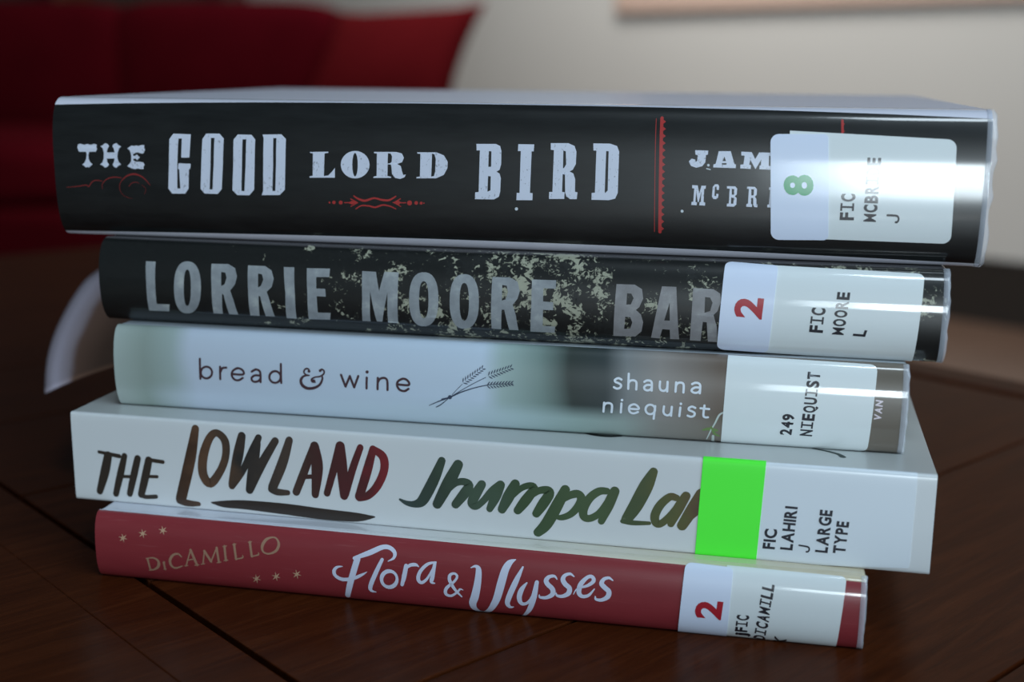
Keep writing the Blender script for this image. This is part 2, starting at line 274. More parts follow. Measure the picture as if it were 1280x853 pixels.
 ('p',[(-18.28,16.12),(-18.38,15.83),(-18.64,15.65),(-18.95,15.64),(-19.19,15.81),(-19.28,16.09),(-19.18,16.38),(-18.93,16.57),(-18.62,16.58),(-18.37,16.41)],[]),
 ('p',[(-17.04,16.09),(-17.13,15.86),(-17.33,15.71),(-17.58,15.71),(-17.78,15.84),(-17.85,16.07),(-17.76,16.3),(-17.56,16.45),(-17.31,16.46),(-17.12,16.32)],[]),
 ('p',[(-16.51,16.11),(-16.55,15.99),(-16.65,15.92),(-16.78,15.92),(-16.88,15.98),(-16.91,16.1),(-16.87,16.21),(-16.77,16.29),(-16.65,16.29),(-16.55,16.22)],[]),
 ('s',[(-38.17,15.61,0.26),(-34.93,15.7,0.26)],0),
 ('p',[(-37.32,15.57),(-36.1,16.19),(-34.59,15.71),(-36.14,15.21)],[]),
 ('s',[(-36.43,16.64,0.26),(-34.59,15.71,0.26)],0),
 ('s',[(-36.51,14.67,0.22),(-34.59,15.71,0.22)],0),
 ('p',[(-25.26,16.02),(-23.56,16.62),(-22.74,16.06),(-23.59,15.45)],[]),
 ('s',[(-23.07,16.05,0.26),(-21.56,16.06,0.26)],0),
 ('s',[(-22.98,17.06,0.26),(-24.75,16,0.26)],0),
 ('s',[(-22.93,15.07,0.22),(-24.75,16,0.22)],0)],
'white_scuff':[('p',[(8.02,15.35),(7.94,15.1),(7.73,14.95),(7.47,14.94),(7.26,15.08),(7.18,15.33),(7.26,15.57),(7.47,15.73),(7.74,15.74),(7.95,15.6)],[])],
'author_lettering':[('p',[(52.05,31.06),(55.22,31.02),(55.15,30.04),(54.72,29.92),(54.65,28.21),(53.93,27.21),(52.49,26.81),(51.19,27.22),(50.6,28.3),(51.3,28.98),(52.15,28.78),(52.32,28.16),(52.67,28.53),(52.72,29.88),(52.17,30.01)],[]),
 ('p',[(57.76,30.93),(60.64,30.99),(61.69,27.9),(62.05,27.84),(62.02,26.93),(56.59,26.98),(56.63,27.71),(57.17,27.91)],[[(59.19,29.66),(59.64,28.58),(58.77,28.56)],[(58.65,28.08),(59.77,28.11),(59.78,27.71),(58.66,27.69)]]),
 ('p',[(63.16,30.93),(65.68,30.88),(66.58,29.2),(67.47,30.84),(70.67,30.84),(70.71,30.12),(69.82,30.1),(69.88,27.65),(70.84,27.6),(70.89,26.74),(67.67,26.81),(67.73,27.68),(68.01,27.75),(68.02,29.13),(66.77,26.79),(65.41,29.07),(65.22,27.84),(65.65,27.74),(65.62,26.83),(63.1,26.92),(63.13,27.79),(63.85,27.88),(64.03,29.98),(63.24,30.03)],[]),
 ('p',[(51.67,22.54),(53.02,22.5),(53.47,20.49),(53.94,22.45),(55.03,22.48),(54.99,21.74),(54.63,21.66),(54.61,18.49),(55.02,18.31),(54.98,17.57),(53.58,17.64),(53.63,18.38),(53.92,18.47),(54,21.06),(53.44,18.45),(53.18,18.45),(52.72,21.02),(52.63,18.43),(53.01,18.29),(52.96,17.62),(51.63,17.66),(51.68,18.4),(52.08,18.49),(52.21,21.74),(51.7,21.8)],[]),
 ('p',[(57.2,22.9),(57.93,22.92),(58.24,22.45),(58.21,21.54),(57.7,21.52),(57.59,22.33),(57.23,22.24),(57.18,20.04),(57.62,19.98),(57.66,20.6),(58.18,20.51),(58.07,19.62),(57.65,19.24),(56.99,19.29),(56.6,19.84),(56.69,22.23)],[]),
 ('p',[(60.13,22.5),(62.12,22.52),(62.61,21.95),(62.57,20.55),(62.12,20.1),(62.61,19.64),(62.57,18.05),(61.98,17.52),(60.27,17.54),(60.32,18.21),(60.75,18.29),(60.8,21.9),(60.15,21.96)],[[(61.31,21.91),(61.9,21.82),(61.88,20.46),(61.38,20.45)],[(61.26,19.78),(61.92,19.69),(61.84,18.25),(61.26,18.24)]]),
 ('p',[(65,22.52),(66.81,22.5),(67.37,21.97),(67.37,20.61),(66.96,20.13),(67.34,19.59),(67.41,18.3),(67.7,18.2),(67.66,17.54),(66.94,17.59),(66.66,18.1),(66.58,19.75),(66.11,19.85),(66.11,18.3),(66.4,18.24),(66.36,17.57),(64.99,17.61),(65.03,18.27),(65.38,18.36),(65.43,21.95),(64.99,22.01)],[[(66.01,21.93),(66.66,21.84),(66.65,20.48),(66.08,20.36)]]),
 ('p',[(70.28,22.52),(71.64,22.55),(71.68,21.9),(71.1,21.88),(71.15,18.3),(71.69,18.25),(71.73,17.51),(70.03,17.61),(70.07,18.27),(70.43,18.36),(70.53,21.87),(70.24,21.93)],[])],
'red_rule':[('s',[(43.57,38.88,0.8),(44.09,10.57,0.8)],0),
 ('s',[(42.18,38.66,0.15),(42.74,10.6,0.15)],0),
 ('p',[(43.88,38.49),(44.62,37.88),(43.95,37.34)],[]),
 ('p',[(43.96,36.68),(44.69,36.09),(44.02,35.56)],[]),
 ('p',[(44.02,34.92),(44.74,34.35),(44.07,33.82)],[]),
 ('p',[(44.06,33.18),(44.79,32.61),(44.11,32.09)],[]),
 ('p',[(44.11,31.45),(44.83,30.88),(44.15,30.35)],[]),
 ('p',[(44.14,29.71),(44.86,29.14),(44.18,28.62)],[]),
 ('p',[(44.17,27.98),(44.9,27.41),(44.21,26.88)],[]),
 ('p',[(44.2,26.23),(44.93,25.66),(44.24,25.13)],[]),
 ('p',[(44.23,24.49),(44.95,23.92),(44.27,23.38)],[]),
 ('p',[(44.26,22.73),(44.98,22.16),(44.3,21.63)],[]),
 ('p',[(44.29,20.98),(45.01,20.4),(44.32,19.87)],[]),
 ('p',[(44.31,19.21),(45.04,18.64),(44.35,18.1)],[]),
 ('p',[(44.34,17.44),(45.06,16.87),(44.37,16.32)],[]),
 ('p',[(44.36,15.66),(45.08,15.08),(44.39,14.53)],[]),
 ('p',[(44.37,13.87),(45.1,13.28),(44.4,12.72)],[]),
 ('p',[(44.38,12.04),(45.11,11.45),(44.41,10.88)],[])],
'white_scuff|b':[('p',[(49.81,16.04),(49.75,15.81),(49.57,15.67),(49.34,15.66),(49.15,15.79),(49.07,16.01),(49.14,16.24),(49.32,16.38),(49.55,16.38),(49.73,16.25)],[])],
'white_scuff|c':[('p',[(55.73,27.51),(55.68,27.32),(55.52,27.19),(55.32,27.19),(55.15,27.3),(55.08,27.49),(55.13,27.69),(55.29,27.81),(55.49,27.82),(55.66,27.7)],[]),
 ('s',[(55.04,26.65,0.27),(55.89,26.46,0.27)],0)],
'red_rule|b':[('s',[(86.62,38.96,0.57),(87.97,12.21,0.57)],0),
 ('p',[(86.63,38.58),(87.21,38.05),(86.67,37.52)],[]),
 ('p',[(86.7,36.81),(87.28,36.31),(86.75,35.79)],[]),
 ('p',[(86.79,35.09),(87.37,34.6),(86.84,34.09)],[]),
 ('p',[(86.88,33.4),(87.46,32.91),(86.93,32.41)],[]),
 ('p',[(86.97,31.71),(87.56,31.23),(87.03,30.72)],[]),
 ('p',[(87.07,30.03),(87.66,29.54),(87.13,29.03)],[]),
 ('p',[(87.17,28.34),(87.76,27.85),(87.23,27.34)],[]),
 ('p',[(87.28,26.64),(87.87,26.16),(87.34,25.64)],[]),
 ('p',[(87.38,24.95),(87.97,24.46),(87.45,23.94)],[]),
 ('p',[(87.49,23.24),(88.08,22.75),(87.56,22.24)],[]),
 ('p',[(87.6,21.53),(88.19,21.05),(87.66,20.53)],[]),
 ('p',[(87.71,19.82),(88.3,19.33),(87.77,18.81)],[]),
 ('p',[(87.82,18.1),(88.41,17.61),(87.88,17.08)],[]),
 ('p',[(87.93,16.37),(88.53,15.88),(88,15.35)],[]),
 ('p',[(88.05,14.63),(88.64,14.14),(88.12,13.6)],[]),
 ('p',[(88.17,12.87),(88.77,12.37),(88.24,11.82)],[])],
'volume_sticker':[('q',[(69.91,35.27),(83.48,35.49),(85.03,9.95),(71.31,9.56)])],
'call_number_sticker':[('q',[(74.48,36.19),(112.91,34.72),(113.49,10),(74.46,10.15)])],
'sticker_digit':[('t','8',(80.81,20.76),(80.51,25.8),(73.89,20.56),1)],
'sticker_text':[('t','FIC',(90.69,14.89),(90.69,21.64),(87.35,14.86),1),
 ('t','MCBRIDE',(95.96,14.66),(96.02,30.33),(92.81,14.7),1),
 ('t','J',(101.38,14.65),(101.39,16.76),(98.29,14.7),1)]},
{'author_lettering':[('p',[(-96.73,20.35),(-93.86,20.33),(-94.03,15.26),(-94.23,8.61),(-90.39,8.66),(-90.98,6.51),(-96.92,6.44),(-96.72,12.9)],[]),
 ('p',[(-80.73,13.92),(-80.93,11.98),(-81.29,10.49),(-81.8,9.2),(-82.46,8.09),(-83.24,7.2),(-84.12,6.56),(-85.09,6.19),(-86.31,6.12),(-87.13,6.39),(-87.74,6.96),(-88.17,7.8),(-88.47,8.86),(-88.63,10.14),(-88.68,11.62),(-88.6,13.58),(-88.43,15.51),(-88.17,16.95),(-87.81,18.15),(-87.35,19.14),(-86.78,19.91),(-86.08,20.44),(-85.23,20.73),(-84.04,20.78),(-83.15,20.56),(-82.39,20.08),(-81.75,19.37),(-81.25,18.42),(-80.89,17.25),(-80.71,15.84)],[[(-83.66,13.71),(-83.84,11.81),(-84.11,10.43),(-84.45,9.39),(-84.83,8.73),(-85.26,8.48),(-85.62,8.69),(-85.8,9.32),(-85.87,10.35),(-85.85,11.72),(-85.75,13.61),(-85.61,15.49),(-85.45,16.81),(-85.23,17.78),(-84.96,18.38),(-84.58,18.6),(-84.18,18.42),(-83.9,17.84),(-83.7,16.88),(-83.61,15.57)]]),
 ('p',[(-77.65,20.41),(-72.76,20.51),(-70.84,19.5),(-70.24,17.36),(-70.85,15.15),(-72.32,13.46),(-71.57,10.89),(-70.79,6.61),(-73.38,6.56),(-74.27,12.12),(-74.71,12.46),(-75.25,6.61),(-77.94,6.62),(-77.68,13.75)],[[(-74.76,18.35),(-73.6,18.22),(-73.22,16.8),(-73.88,15.02),(-74.83,14.54)]]),
 ('p',[(-67.19,20.39),(-62.35,20.41),(-60.45,19.28),(-59.82,17.15),(-60.41,14.95),(-61.89,13.57),(-61.13,10.93),(-60.31,6.58),(-62.87,6.54),(-63.81,12.15),(-64.26,12.36),(-64.64,6.54),(-67.29,6.54),(-67.19,13.77)],[[(-64.24,18.35),(-63.18,18.22),(-62.76,16.81),(-63.44,15.17),(-64.29,14.56)]]),
 ('p',[(-57.08,20.36),(-54.12,20.4),(-53.96,13.49),(-54.15,6.26),(-57,6.25),(-56.62,13.37)],[]),
 ('p',[(-50.62,20.32),(-44.18,20.46),(-44.31,18.23),(-47.91,18.08),(-47.92,15.07),(-45.44,15.09),(-45.36,13.01),(-47.89,12.98),(-47.87,8.45),(-44.32,8.54),(-44.74,6.45),(-50.7,6.3),(-50.45,13.65)],[]),
 ('p',[(-35.35,20.19),(-31.57,20.13),(-30.65,15.09),(-29.28,20.22),(-25.4,20.25),(-25.63,13.53),(-25.9,6.5),(-28.67,6.5),(-28.35,14.97),(-30.22,6.67),(-31.75,6.69),(-33.09,14.98),(-33.48,6.59),(-35.71,6.61),(-35.3,13.09)],[]),
 ('p',[(-14.63,13.73),(-14.74,11.79),(-15,10.29),(-15.42,9),(-15.99,7.89),(-16.68,6.99),(-17.49,6.34),(-18.42,5.96),(-19.65,5.88),(-20.5,6.15),(-21.17,6.73),(-21.7,7.57),(-22.09,8.64),(-22.36,9.92),(-22.51,11.41),(-22.53,13.36),(-22.43,15.29),(-22.22,16.73),(-21.89,17.93),(-21.43,18.92),(-20.86,19.69),(-20.16,20.22),(-19.29,20.51),(-18.1,20.56),(-17.21,20.34),(-16.45,19.87),(-15.81,19.16),(-15.3,18.21),(-14.92,17.05),(-14.7,15.64)],[[(-17.3,13.47),(-17.39,11.61),(-17.6,10.25),(-17.9,9.23),(-18.29,8.57),(-18.79,8.32),(-19.25,8.52),(-19.55,9.14),(-19.74,10.15),(-19.83,11.49),(-19.84,13.35),(-19.77,15.19),(-19.62,16.49),(-19.39,17.45),(-19.06,18.04),(-18.59,18.26),(-18.11,18.08),(-17.76,17.52),(-17.5,16.59),(-17.34,15.3)]]),
 ('p',[(-3.88,13.65),(-3.96,11.7),(-4.21,10.19),(-4.61,8.89),(-5.16,7.77),(-5.83,6.86),(-6.62,6.2),(-7.54,5.82),(-8.74,5.74),(-9.59,6.01),(-10.26,6.6),(-10.79,7.45),(-11.19,8.54),(-11.47,9.82),(-11.63,11.32),(-11.66,13.29),(-11.58,15.23),(-11.38,16.68),(-11.06,17.89),(-10.61,18.88),(-10.05,19.65),(-9.36,20.19),(-8.51,20.48),(-7.33,20.53),(-6.45,20.31),(-5.7,19.83),(-5.07,19.12),(-4.56,18.17),(-4.18,16.99),(-3.95,15.57)],[[(-6.51,13.44),(-6.58,11.56),(-6.77,10.18),(-7.06,9.15),(-7.44,8.48),(-7.92,8.23),(-8.39,8.43),(-8.68,9.06),(-8.88,10.08),(-8.99,11.44),(-9.01,13.32),(-8.96,15.19),(-8.82,16.5),(-8.59,17.46),(-8.27,18.07),(-7.81,18.28),(-7.34,18.11),(-6.99,17.53),(-6.72,16.59),(-6.56,15.29)]]),
 ('p',[(-0.48,20.11),(4.15,20.17),(6.18,19.1),(6.78,16.76),(6.2,14.78),(4.98,13.19),(5.75,10.54),(6.31,6.21),(3.87,6.17),(2.77,11.75),(2.1,11.8),(1.73,6.19),(-0.8,6.31),(-0.68,13.36)],[[(2.17,18.2),(3.36,17.99),(3.71,16.41),(3.12,14.5),(2.15,14.15)]]),
 ('p',[(9.85,19.9),(16.07,19.95),(16.03,17.81),(12.86,17.8),(12.85,14.43),(15.46,14.34),(15.48,12.28),(12.87,12.24),(12.71,7.86),(15.95,7.9),(15.69,5.99),(9.39,5.97),(9.81,13.41)],[])],
'title_lettering':[('p',[(31.39,19.65),(35.95,19.71),(37.83,18.66),(38.21,16.29),(37.3,14.11),(36.47,13.35),(37.77,12.26),(38.37,10.22),(37.97,7.72),(36.39,6.11),(30.81,5.93),(31.09,13.38)],[[(34.14,17.46),(35.21,17.42),(35.82,16.32),(35.16,14.72),(34.06,14.61)],[(33.83,11.47),(35.1,11.39),(35.63,10.08),(35.13,8.36),(33.59,8.18)]]),
 ('p',[(42.74,19.58),(46.3,19.59),(47.41,5.94),(45.16,5.86),(45.06,8.6),(43.18,8.65),(42.48,5.9),(40.36,6.01)],[[(44.81,15.6),(45.01,11.01),(43.61,11)]]),
 ('p',[(50.46,19.5),(55.41,19.43),(57.11,18.4),(57.35,16.32),(56.63,14.04),(55.71,13),(56.65,9.99),(56.9,5.67),(54.54,5.69),(54.13,11.04),(53.16,11.14),(52.73,5.75),(50.07,5.75),(50.33,12.87)],[[(53.45,17.4),(54.69,17.32),(55.35,16.09),(54.84,13.95),(53.48,13.46)]])],
'volume_sticker':[('q',[(57.93,27.11),(70.74,26.21),(69.32,2.68),(56.74,3.18)])],
'call_number_sticker':[('q',[(68.04,26.44),(105.03,25.51),(103.74,0),(66.59,2.44)])],
'sticker_digit':[('t','2',(67.41,12.45),(67.78,17.66),(60.63,12.87),1)],
'sticker_text':[('t','FIC',(82.16,9.6),(82.54,16.12),(78.88,9.7),1),
 ('t','MOORE',(87.21,9.33),(88.06,20.19),(84.2,9.4),1),
 ('t','L',(92.17,9.33),(92.59,11.08),(89.21,9.44),1)]},
{'title_lettering':[('s',[(-78.76,16.59,0.62),(-78.82,11.11,0.62)],0),
 ('s',[(-75.37,13.02,0.62),(-75.56,12.31,0.62),(-76.04,11.72,0.62),(-76.71,11.37,0.62),(-77.44,11.33,0.62),(-78.07,11.61,0.62),(-78.49,12.15,0.62),(-78.61,12.84,0.62),(-78.42,13.55,0.62),(-77.95,14.14,0.62),(-77.28,14.48,0.62),(-76.56,14.52,0.62),(-75.92,14.25,0.62),(-75.5,13.71,0.62)],1),
 ('s',[(-72.99,14.75,0.62),(-73.09,11.33,0.62)],0),
 ('s',[(-73,13.21,0.62),(-72.31,14.38,0.62),(-71.23,14.59,0.62)],0),
 ('s',[(-69.63,12.93,0.62),(-66.48,13,0.62),(-66.65,14.18,0.62),(-68.02,14.61,0.62),(-69.44,13.71,0.62),(-69.71,12.46,0.62),(-69.01,11.46,0.62),(-67.84,11.32,0.62),(-66.63,12.01,0.62)],0),
 ('s',[(-64,13.91,0.62),(-62.92,14.54,0.62),(-61.97,14.33,0.62),(-61.57,13.53,0.62),(-61.62,11.15,0.62)],0),
 ('s',[(-61.59,12.91,0.62),(-63.08,12.93,0.62),(-64.06,12.26,0.62),(-63.99,11.43,0.62),(-63.16,11.12,0.62),(-62.08,11.49,0.62),(-61.62,12.19,0.62)],0),
 ('s',[(-55.76,16.39,0.62),(-55.79,11.28,0.62)],0),
 ('s',[(-55.89,12.88,0.62),(-56.07,12.17,0.62),(-56.53,11.59,0.62),(-57.18,11.24,0.62),(-57.89,11.2,0.62),(-58.51,11.48,0.62),(-58.93,12.01,0.62),(-59.06,12.7,0.62),(-58.88,13.4,0.62),(-58.42,13.98,0.62),(-57.78,14.32,0.62),(-57.07,14.36,0.62),(-56.44,14.09,0.62),(-56.02,13.56,0.62)],1),
 ('s',[(-47.77,14.81,0.33),(-48.07,15.5,0.43),(-48.91,15.45,0.48),(-49.34,14.62,0.48),(-48.83,13.94,0.43),(-47.89,13.79,0.38)],0),
 ('s',[(-47.89,13.79,0.38),(-49.36,13.5,0.57),(-50.23,12.43,0.77),(-49.97,11.1,0.86),(-48.7,10.24,0.86),(-46.86,10.35,0.77),(-45.15,11.28,0.67),(-44.27,12.87,0.57),(-44.35,13.88,0.48)],0),
 ('s',[(-46.28,11.99,0.38),(-47.11,12.09,0.48),(-47.19,12.81,0.48),(-46.24,13.37,0.43),(-44.93,13.65,0.43),(-43.93,14.31,0.48),(-43.71,15.13,0.48),(-44.33,15.6,0.48),(-44.95,15.27,0.43)],0),
 ('p',[(-46.16,12.3),(-46.27,11.99),(-46.54,11.79),(-46.86,11.77),(-47.12,11.94),(-47.21,12.24),(-47.1,12.55),(-46.83,12.75),(-46.51,12.77),(-46.25,12.6)],[]),
 ('p',[(-47.51,14.92),(-47.59,14.68),(-47.8,14.52),(-48.06,14.51),(-48.27,14.64),(-48.34,14.88),(-48.26,15.12),(-48.05,15.28),(-47.79,15.29),(-47.58,15.16)],[]),
 ('p',[(-44.38,15.25),(-44.46,15.01),(-44.67,14.85),(-44.93,14.83),(-45.14,14.97),(-45.21,15.2),(-45.13,15.44),(-44.92,15.6),(-44.67,15.62),(-44.46,15.48)],[]),
 ('s',[(-39.06,14.43,0.62),(-37.89,11.29,0.62)],0),
 ('s',[(-37.89,11.29,0.62),(-36.64,14.21,0.62)],0),
 ('s',[(-36.64,14.21,0.62),(-35.52,11.22,0.62)],0),
 ('s',[(-35.52,11.22,0.62),(-34.33,14.34,0.62)],0),
 ('s',[(-32.02,14.07,0.62),(-32.13,11.12,0.62)],0),
 ('p',[(-31.45,15.61),(-31.54,15.34),(-31.77,15.16),(-32.05,15.15),(-32.28,15.3),(-32.37,15.56),(-32.28,15.83),(-32.05,16),(-31.77,16.02),(-31.54,15.87)],[]),
 ('s',[(-29,14.14,0.62),(-29.11,11.09,0.62)],0),
 ('s',[(-29.02,12.88,0.62),(-28.45,13.87,0.62),(-27.27,14.24,0.62),(-26.46,13.58,0.62),(-26.4,11.04,0.62)],0),
 ('s',[(-23.78,12.72,0.62),(-20.69,12.7,0.62),(-20.83,13.8,0.62),(-22.09,14.33,0.62),(-23.52,13.54,0.62),(-23.78,12.42,0.62),(-23.14,11.34,0.62),(-21.83,11.01,0.62),(-20.7,11.69,0.62)],0)],
'author_lettering':[('s',[(34.77,17.29,0.57),(33.99,17.59,0.57),(33.15,17.14,0.57),(33.26,16.63,0.57),(34.03,16.33,0.57),(34.7,15.91,0.57),(34.5,15.2,0.57),(33.71,14.92,0.57),(32.93,15.23,0.57)],0),
 ('s',[(36.54,18.87,0.57),(36.55,15.03,0.57)],0),
 ('s',[(36.55,16.47,0.57),(37.04,17.13,0.57),(37.97,17.24,0.57),(38.55,16.7,0.57),(38.56,14.97,0.57)],0),
 ('s',[(40.52,17.04,0.57),(41.2,17.42,0.57),(42.05,17.35,0.57),(42.41,16.72,0.57),(42.43,14.91,0.57)],0),
 ('s',[(42.37,16.29,0.57),(41.25,16.28,0.57),(40.56,15.75,0.57),(40.73,15.1,0.57),(41.44,14.91,0.57),(42.13,15.18,0.57),(42.4,15.66,0.57)],0),
 ('s',[(44.44,17.32,0.57),(44.41,15.97,0.57),(44.72,15.21,0.57),(45.51,15.03,0.57),(46.11,15.5,0.57),(46.25,16.08,0.57)],0),
 ('s',[(46.31,17.36,0.57),(46.3,14.9,0.57)],0),
 ('s',[(48.44,17.34,0.57),(48.37,14.97,0.57)],0),
 ('s',[(48.42,16.49,0.57),(48.84,17.16,0.57),(49.75,17.33,0.57),(50.33,16.79,0.57),(50.33,14.88,0.57)],0),
 ('s',[(52.4,17.14,0.57),(53.22,17.52,0.57),(54.06,17.37,0.57),(54.42,16.74,0.57),(54.38,14.92,0.57)],0),
 ('s',[(54.32,16.34,0.57),(53.27,16.34,0.57),(52.46,15.86,0.57),(52.42,15.29,0.57),(53.19,14.96,0.57),(54.01,15.18,0.57),(54.36,15.6,0.57)],0),
 ('s',[(30.56,11.06,0.57),(30.42,8.64,0.57)],0),
 ('s',[(30.51,10.19,0.57),(31.02,10.88,0.57),(31.99,11,0.57),(32.57,10.44,0.57),(32.48,8.62,0.57)],0),
 ('s',[(34.95,11.13,0.57),(34.83,8.71,0.57)],0),
 ('p',[(35.41,12.04),(35.35,11.83),(35.19,11.69),(34.97,11.68),(34.8,11.8),(34.73,12),(34.79,12.21),(34.96,12.35),(35.17,12.36),(35.34,12.24)],[]),
 ('s',[(36.91,9.87,0.57),(39.24,9.9,0.57),(39.02,10.69,0.57),(38.16,11.09,0.57),(37.18,10.67,0.57),(36.86,9.81,0.57),(37.22,8.93,0.57),(38.13,8.68,0.57),(39.15,9.11,0.57)],0),
 ('s',[(43.45,10.97,0.57),(43.14,7.53,0.57)],0),
 ('s',[(43.42,10.07,0.57),(43.32,9.52,0.57),(43,9.06,0.57),(42.53,8.78,0.57),(42.01,8.75,0.57),(41.52,8.96,0.57),(41.18,9.39,0.57),(41.05,9.92,0.57),(41.16,10.48,0.57),(41.47,10.93,0.57),(41.94,11.2,0.57),(42.47,11.23,0.57),(42.95,11.02,0.57),(43.29,10.61,0.57)],1),
 ('s',[(45.65,11.01,0.57),(45.55,9.61,0.57),(45.94,8.88,0.57),(46.7,8.69,0.57),(47.33,9.21,0.57),(47.49,9.73,0.57)],0),
 ('s',[(47.61,11.02,0.57),(47.46,8.62,0.57)],0),
 ('s',[(49.72,10.97,0.57),(49.54,8.66,0.57)],0),
 ('p',[(50.16,11.97),(50.1,11.76),(49.94,11.62),(49.73,11.61),(49.56,11.73),(49.49,11.93),(49.54,12.14),(49.71,12.27),(49.91,12.29),(50.08,12.17)],[]),
 ('s',[(53.42,11.09,0.57),(52.63,11.39,0.57),(51.87,10.99,0.57),(51.89,10.46,0.57),(52.68,10.15,0.57),(53.31,9.72,0.57),(53.14,8.99,0.57),(52.39,8.7,0.57),(51.6,8.95,0.57)],0),
 ('s',[(55.67,11.87,0.57),(55.49,9.35,0.57),(55.93,8.78,0.57),(56.63,8.82,0.57)],0),
 ('s',[(54.73,11.08,0.57),(56.82,11,0.57)],0)],
'plant_print':[('s',[(60.44,10.35,0.4),(59.37,9.54,0.46),(58.41,7.26,0.4),(57.47,5.21,0.34),(56.47,2.23,0.29)],0),
 ('s',[(58.07,3.57,0.63),(58.04,1.37,0.75)],0)],
'plant_leaf_print':[('s',[(55.49,5.19,0.4),(57.01,5.63,0.86),(58.97,5.32,0.63)],0),
 ('s',[(57.55,6.25,0.4),(58.44,4.32,0.69),(59.58,3.69,0.4)],0)],
'wheat_drawing':[('s',[(-15.25,7.42,0.17),(-12.69,8.73,0.29),(-9.62,10.04,0.33),(-6.78,11.53,0.33),(-3.55,12.81,0.27),(-0.34,13.75,0.25),(2.44,14.23,0.21),(7,14.66,0.17)],0),
 ('s',[(-13.41,7.07,0.25),(-12.29,7.73,0.29),(-10.72,9.08,0.21),(-9.62,10.04,0.21),(-6.78,11.97,0.19),(-3.55,13.99,0.19),(-0.15,15.9,0.17)],0),
 ('s',[(-9.06,10.73,0.15),(-7.86,12.12,0.15),(-6.35,13.73,0.15)],0),
 ('s',[(-11.8,9.41,0.33),(-9.4,10.05,0.33)],0),
 ('p',[(-9.05,10.12),(-9.16,9.77),(-9.45,9.54),(-9.8,9.52),(-10.08,9.71),(-10.18,10.05),(-10.07,10.39),(-9.78,10.62),(-9.43,10.64),(-9.15,10.45)],[]),
 ('s',[(-6.13,14.3,0.12),(-6.09,14.87,0.31),(-6.06,15.43,0.1)],0),
 ('s',[(-5.98,14.1,0.12),(-5.43,14,0.31),(-4.88,13.9,0.1)],0),
 ('s',[(-5.51,14.79,0.12),(-5.46,15.34,0.31),(-5.42,15.88,0.1)],0),
 ('s',[(-5.36,14.59,0.12),(-4.82,14.51,0.31),(-4.29,14.42,0.1)],0),
 ('s',[(-4.9,15.28,0.12),(-4.84,15.81,0.31),(-4.78,16.33,0.1)],0),
 ('s',[(-4.74,15.08,0.12),(-4.22,15.01,0.31),(-3.7,14.95,0.1)],0),
 ('s',[(-4.28,15.76,0.12),(-4.21,16.27,0.31),(-4.14,16.78,0.1)],0),
 ('s',[(-4.13,15.56,0.12),(-3.62,15.51,0.31),(-3.11,15.46,0.1)],0),
 ('s',[(-3.67,16.25,0.12),(-3.59,16.74,0.31),(-3.51,17.23,0.1)],0),
 ('s',[(-3.51,16.05,0.12),(-3.02,16.01,0.31),(-2.52,15.98,0.1)],0),
 ('s',[(-3.06,16.73,0.12),(-2.97,17.2,0.31),(-2.88,17.67,0.1)],0),
 ('s',[(-2.9,16.53,0.12),(-2.42,16.51,0.31),(-1.94,16.5,0.1)],0),
 ('s',[(-2.45,17.21,0.12),(-2.35,17.66,0.31),(-2.25,18.12,0.1)],0),
 ('s',[(-2.3,17.01,0.12),(-1.83,17.01,0.31),(-1.36,17.01,0.1)],0),
 ('s',[(-1.85,17.68,0.12),(-1.73,18.12,0.31),(-1.62,18.56,0.1)],0),
 ('s',[(-1.69,17.49,0.12),(-1.23,17.5,0.31),(-0.78,17.52,0.1)],0),
 ('s',[(-1.24,18.16,0.12),(-1.12,18.58,0.31),(-0.99,19,0.1)],0),
 ('s',[(-1.09,17.96,0.12),(-0.64,18,0.31),(-0.2,18.03,0.1)],0),
 ('s',[(0.55,16.45,0.12),(0.72,17,0.31),(0.89,17.55,0.1)],0),
 ('s',[(0.64,16.22,0.12),(1.14,15.95,0.31),(1.64,15.68,0.1)],0),
 ('s',[(1.25,16.75,0.12),(1.43,17.28,0.31),(1.61,17.8,0.1)],0),
 ('s',[(1.34,16.52,0.12),(1.84,16.27,0.31),(2.33,16.02,0.1)],0),
 ('s',[(1.95,17.04,0.12),(2.14,17.55,0.31),(2.33,18.06,0.1)],0),
 ('s',[(2.05,16.81,0.12),(2.53,16.59,0.31),(3.02,16.36,0.1)],0),
 ('s',[(2.66,17.34,0.12),(2.85,17.83,0.31),(3.04,18.31,0.1)],0),
 ('s',[(2.75,17.11,0.12),(3.23,16.9,0.31),(3.7,16.7,0.1)],0),
 ('s',[(3.36,17.63,0.12),(3.56,18.1,0.31),(3.76,18.56,0.1)],0),
 ('s',[(3.45,17.4,0.12),(3.92,17.22,0.31),(4.39,17.04,0.1)],0),
 ('s',[(4.06,17.93,0.12),(4.26,18.37,0.31),(4.47,18.81,0.1)],0),
 ('s',[(4.15,17.7,0.12),(4.61,17.54,0.31),(5.07,17.37,0.1)],0),
 ('s',[(4.75,18.22,0.12),(4.97,18.64,0.31),(5.18,19.07,0.1)],0),
 ('s',[(4.85,17.99,0.12),(5.3,17.85,0.31),(5.75,17.71,0.1)],0),
 ('s',[(5.45,18.52,0.12),(5.67,18.92,0.31),(5.89,19.32,0.1)],0),
 ('s',[(5.55,18.29,0.12),(5.99,18.16,0.31),(6.43,18.04,0.1)],0),
 ('s',[(6.14,18.81,0.12),(6.37,19.19,0.31),(6.6,19.57,0.1)],0),
 ('s',[(6.24,18.58,0.12),(6.68,18.48,0.31),(7.11,18.37,0.1)],0),
 ('s',[(0.31,13.93,0.12),(0.64,14.39,0.31),(0.96,14.84,0.1)],0),
 ('s',[(0.34,13.68,0.12),(0.73,13.32,0.31),(1.13,12.97,0.1)],0),
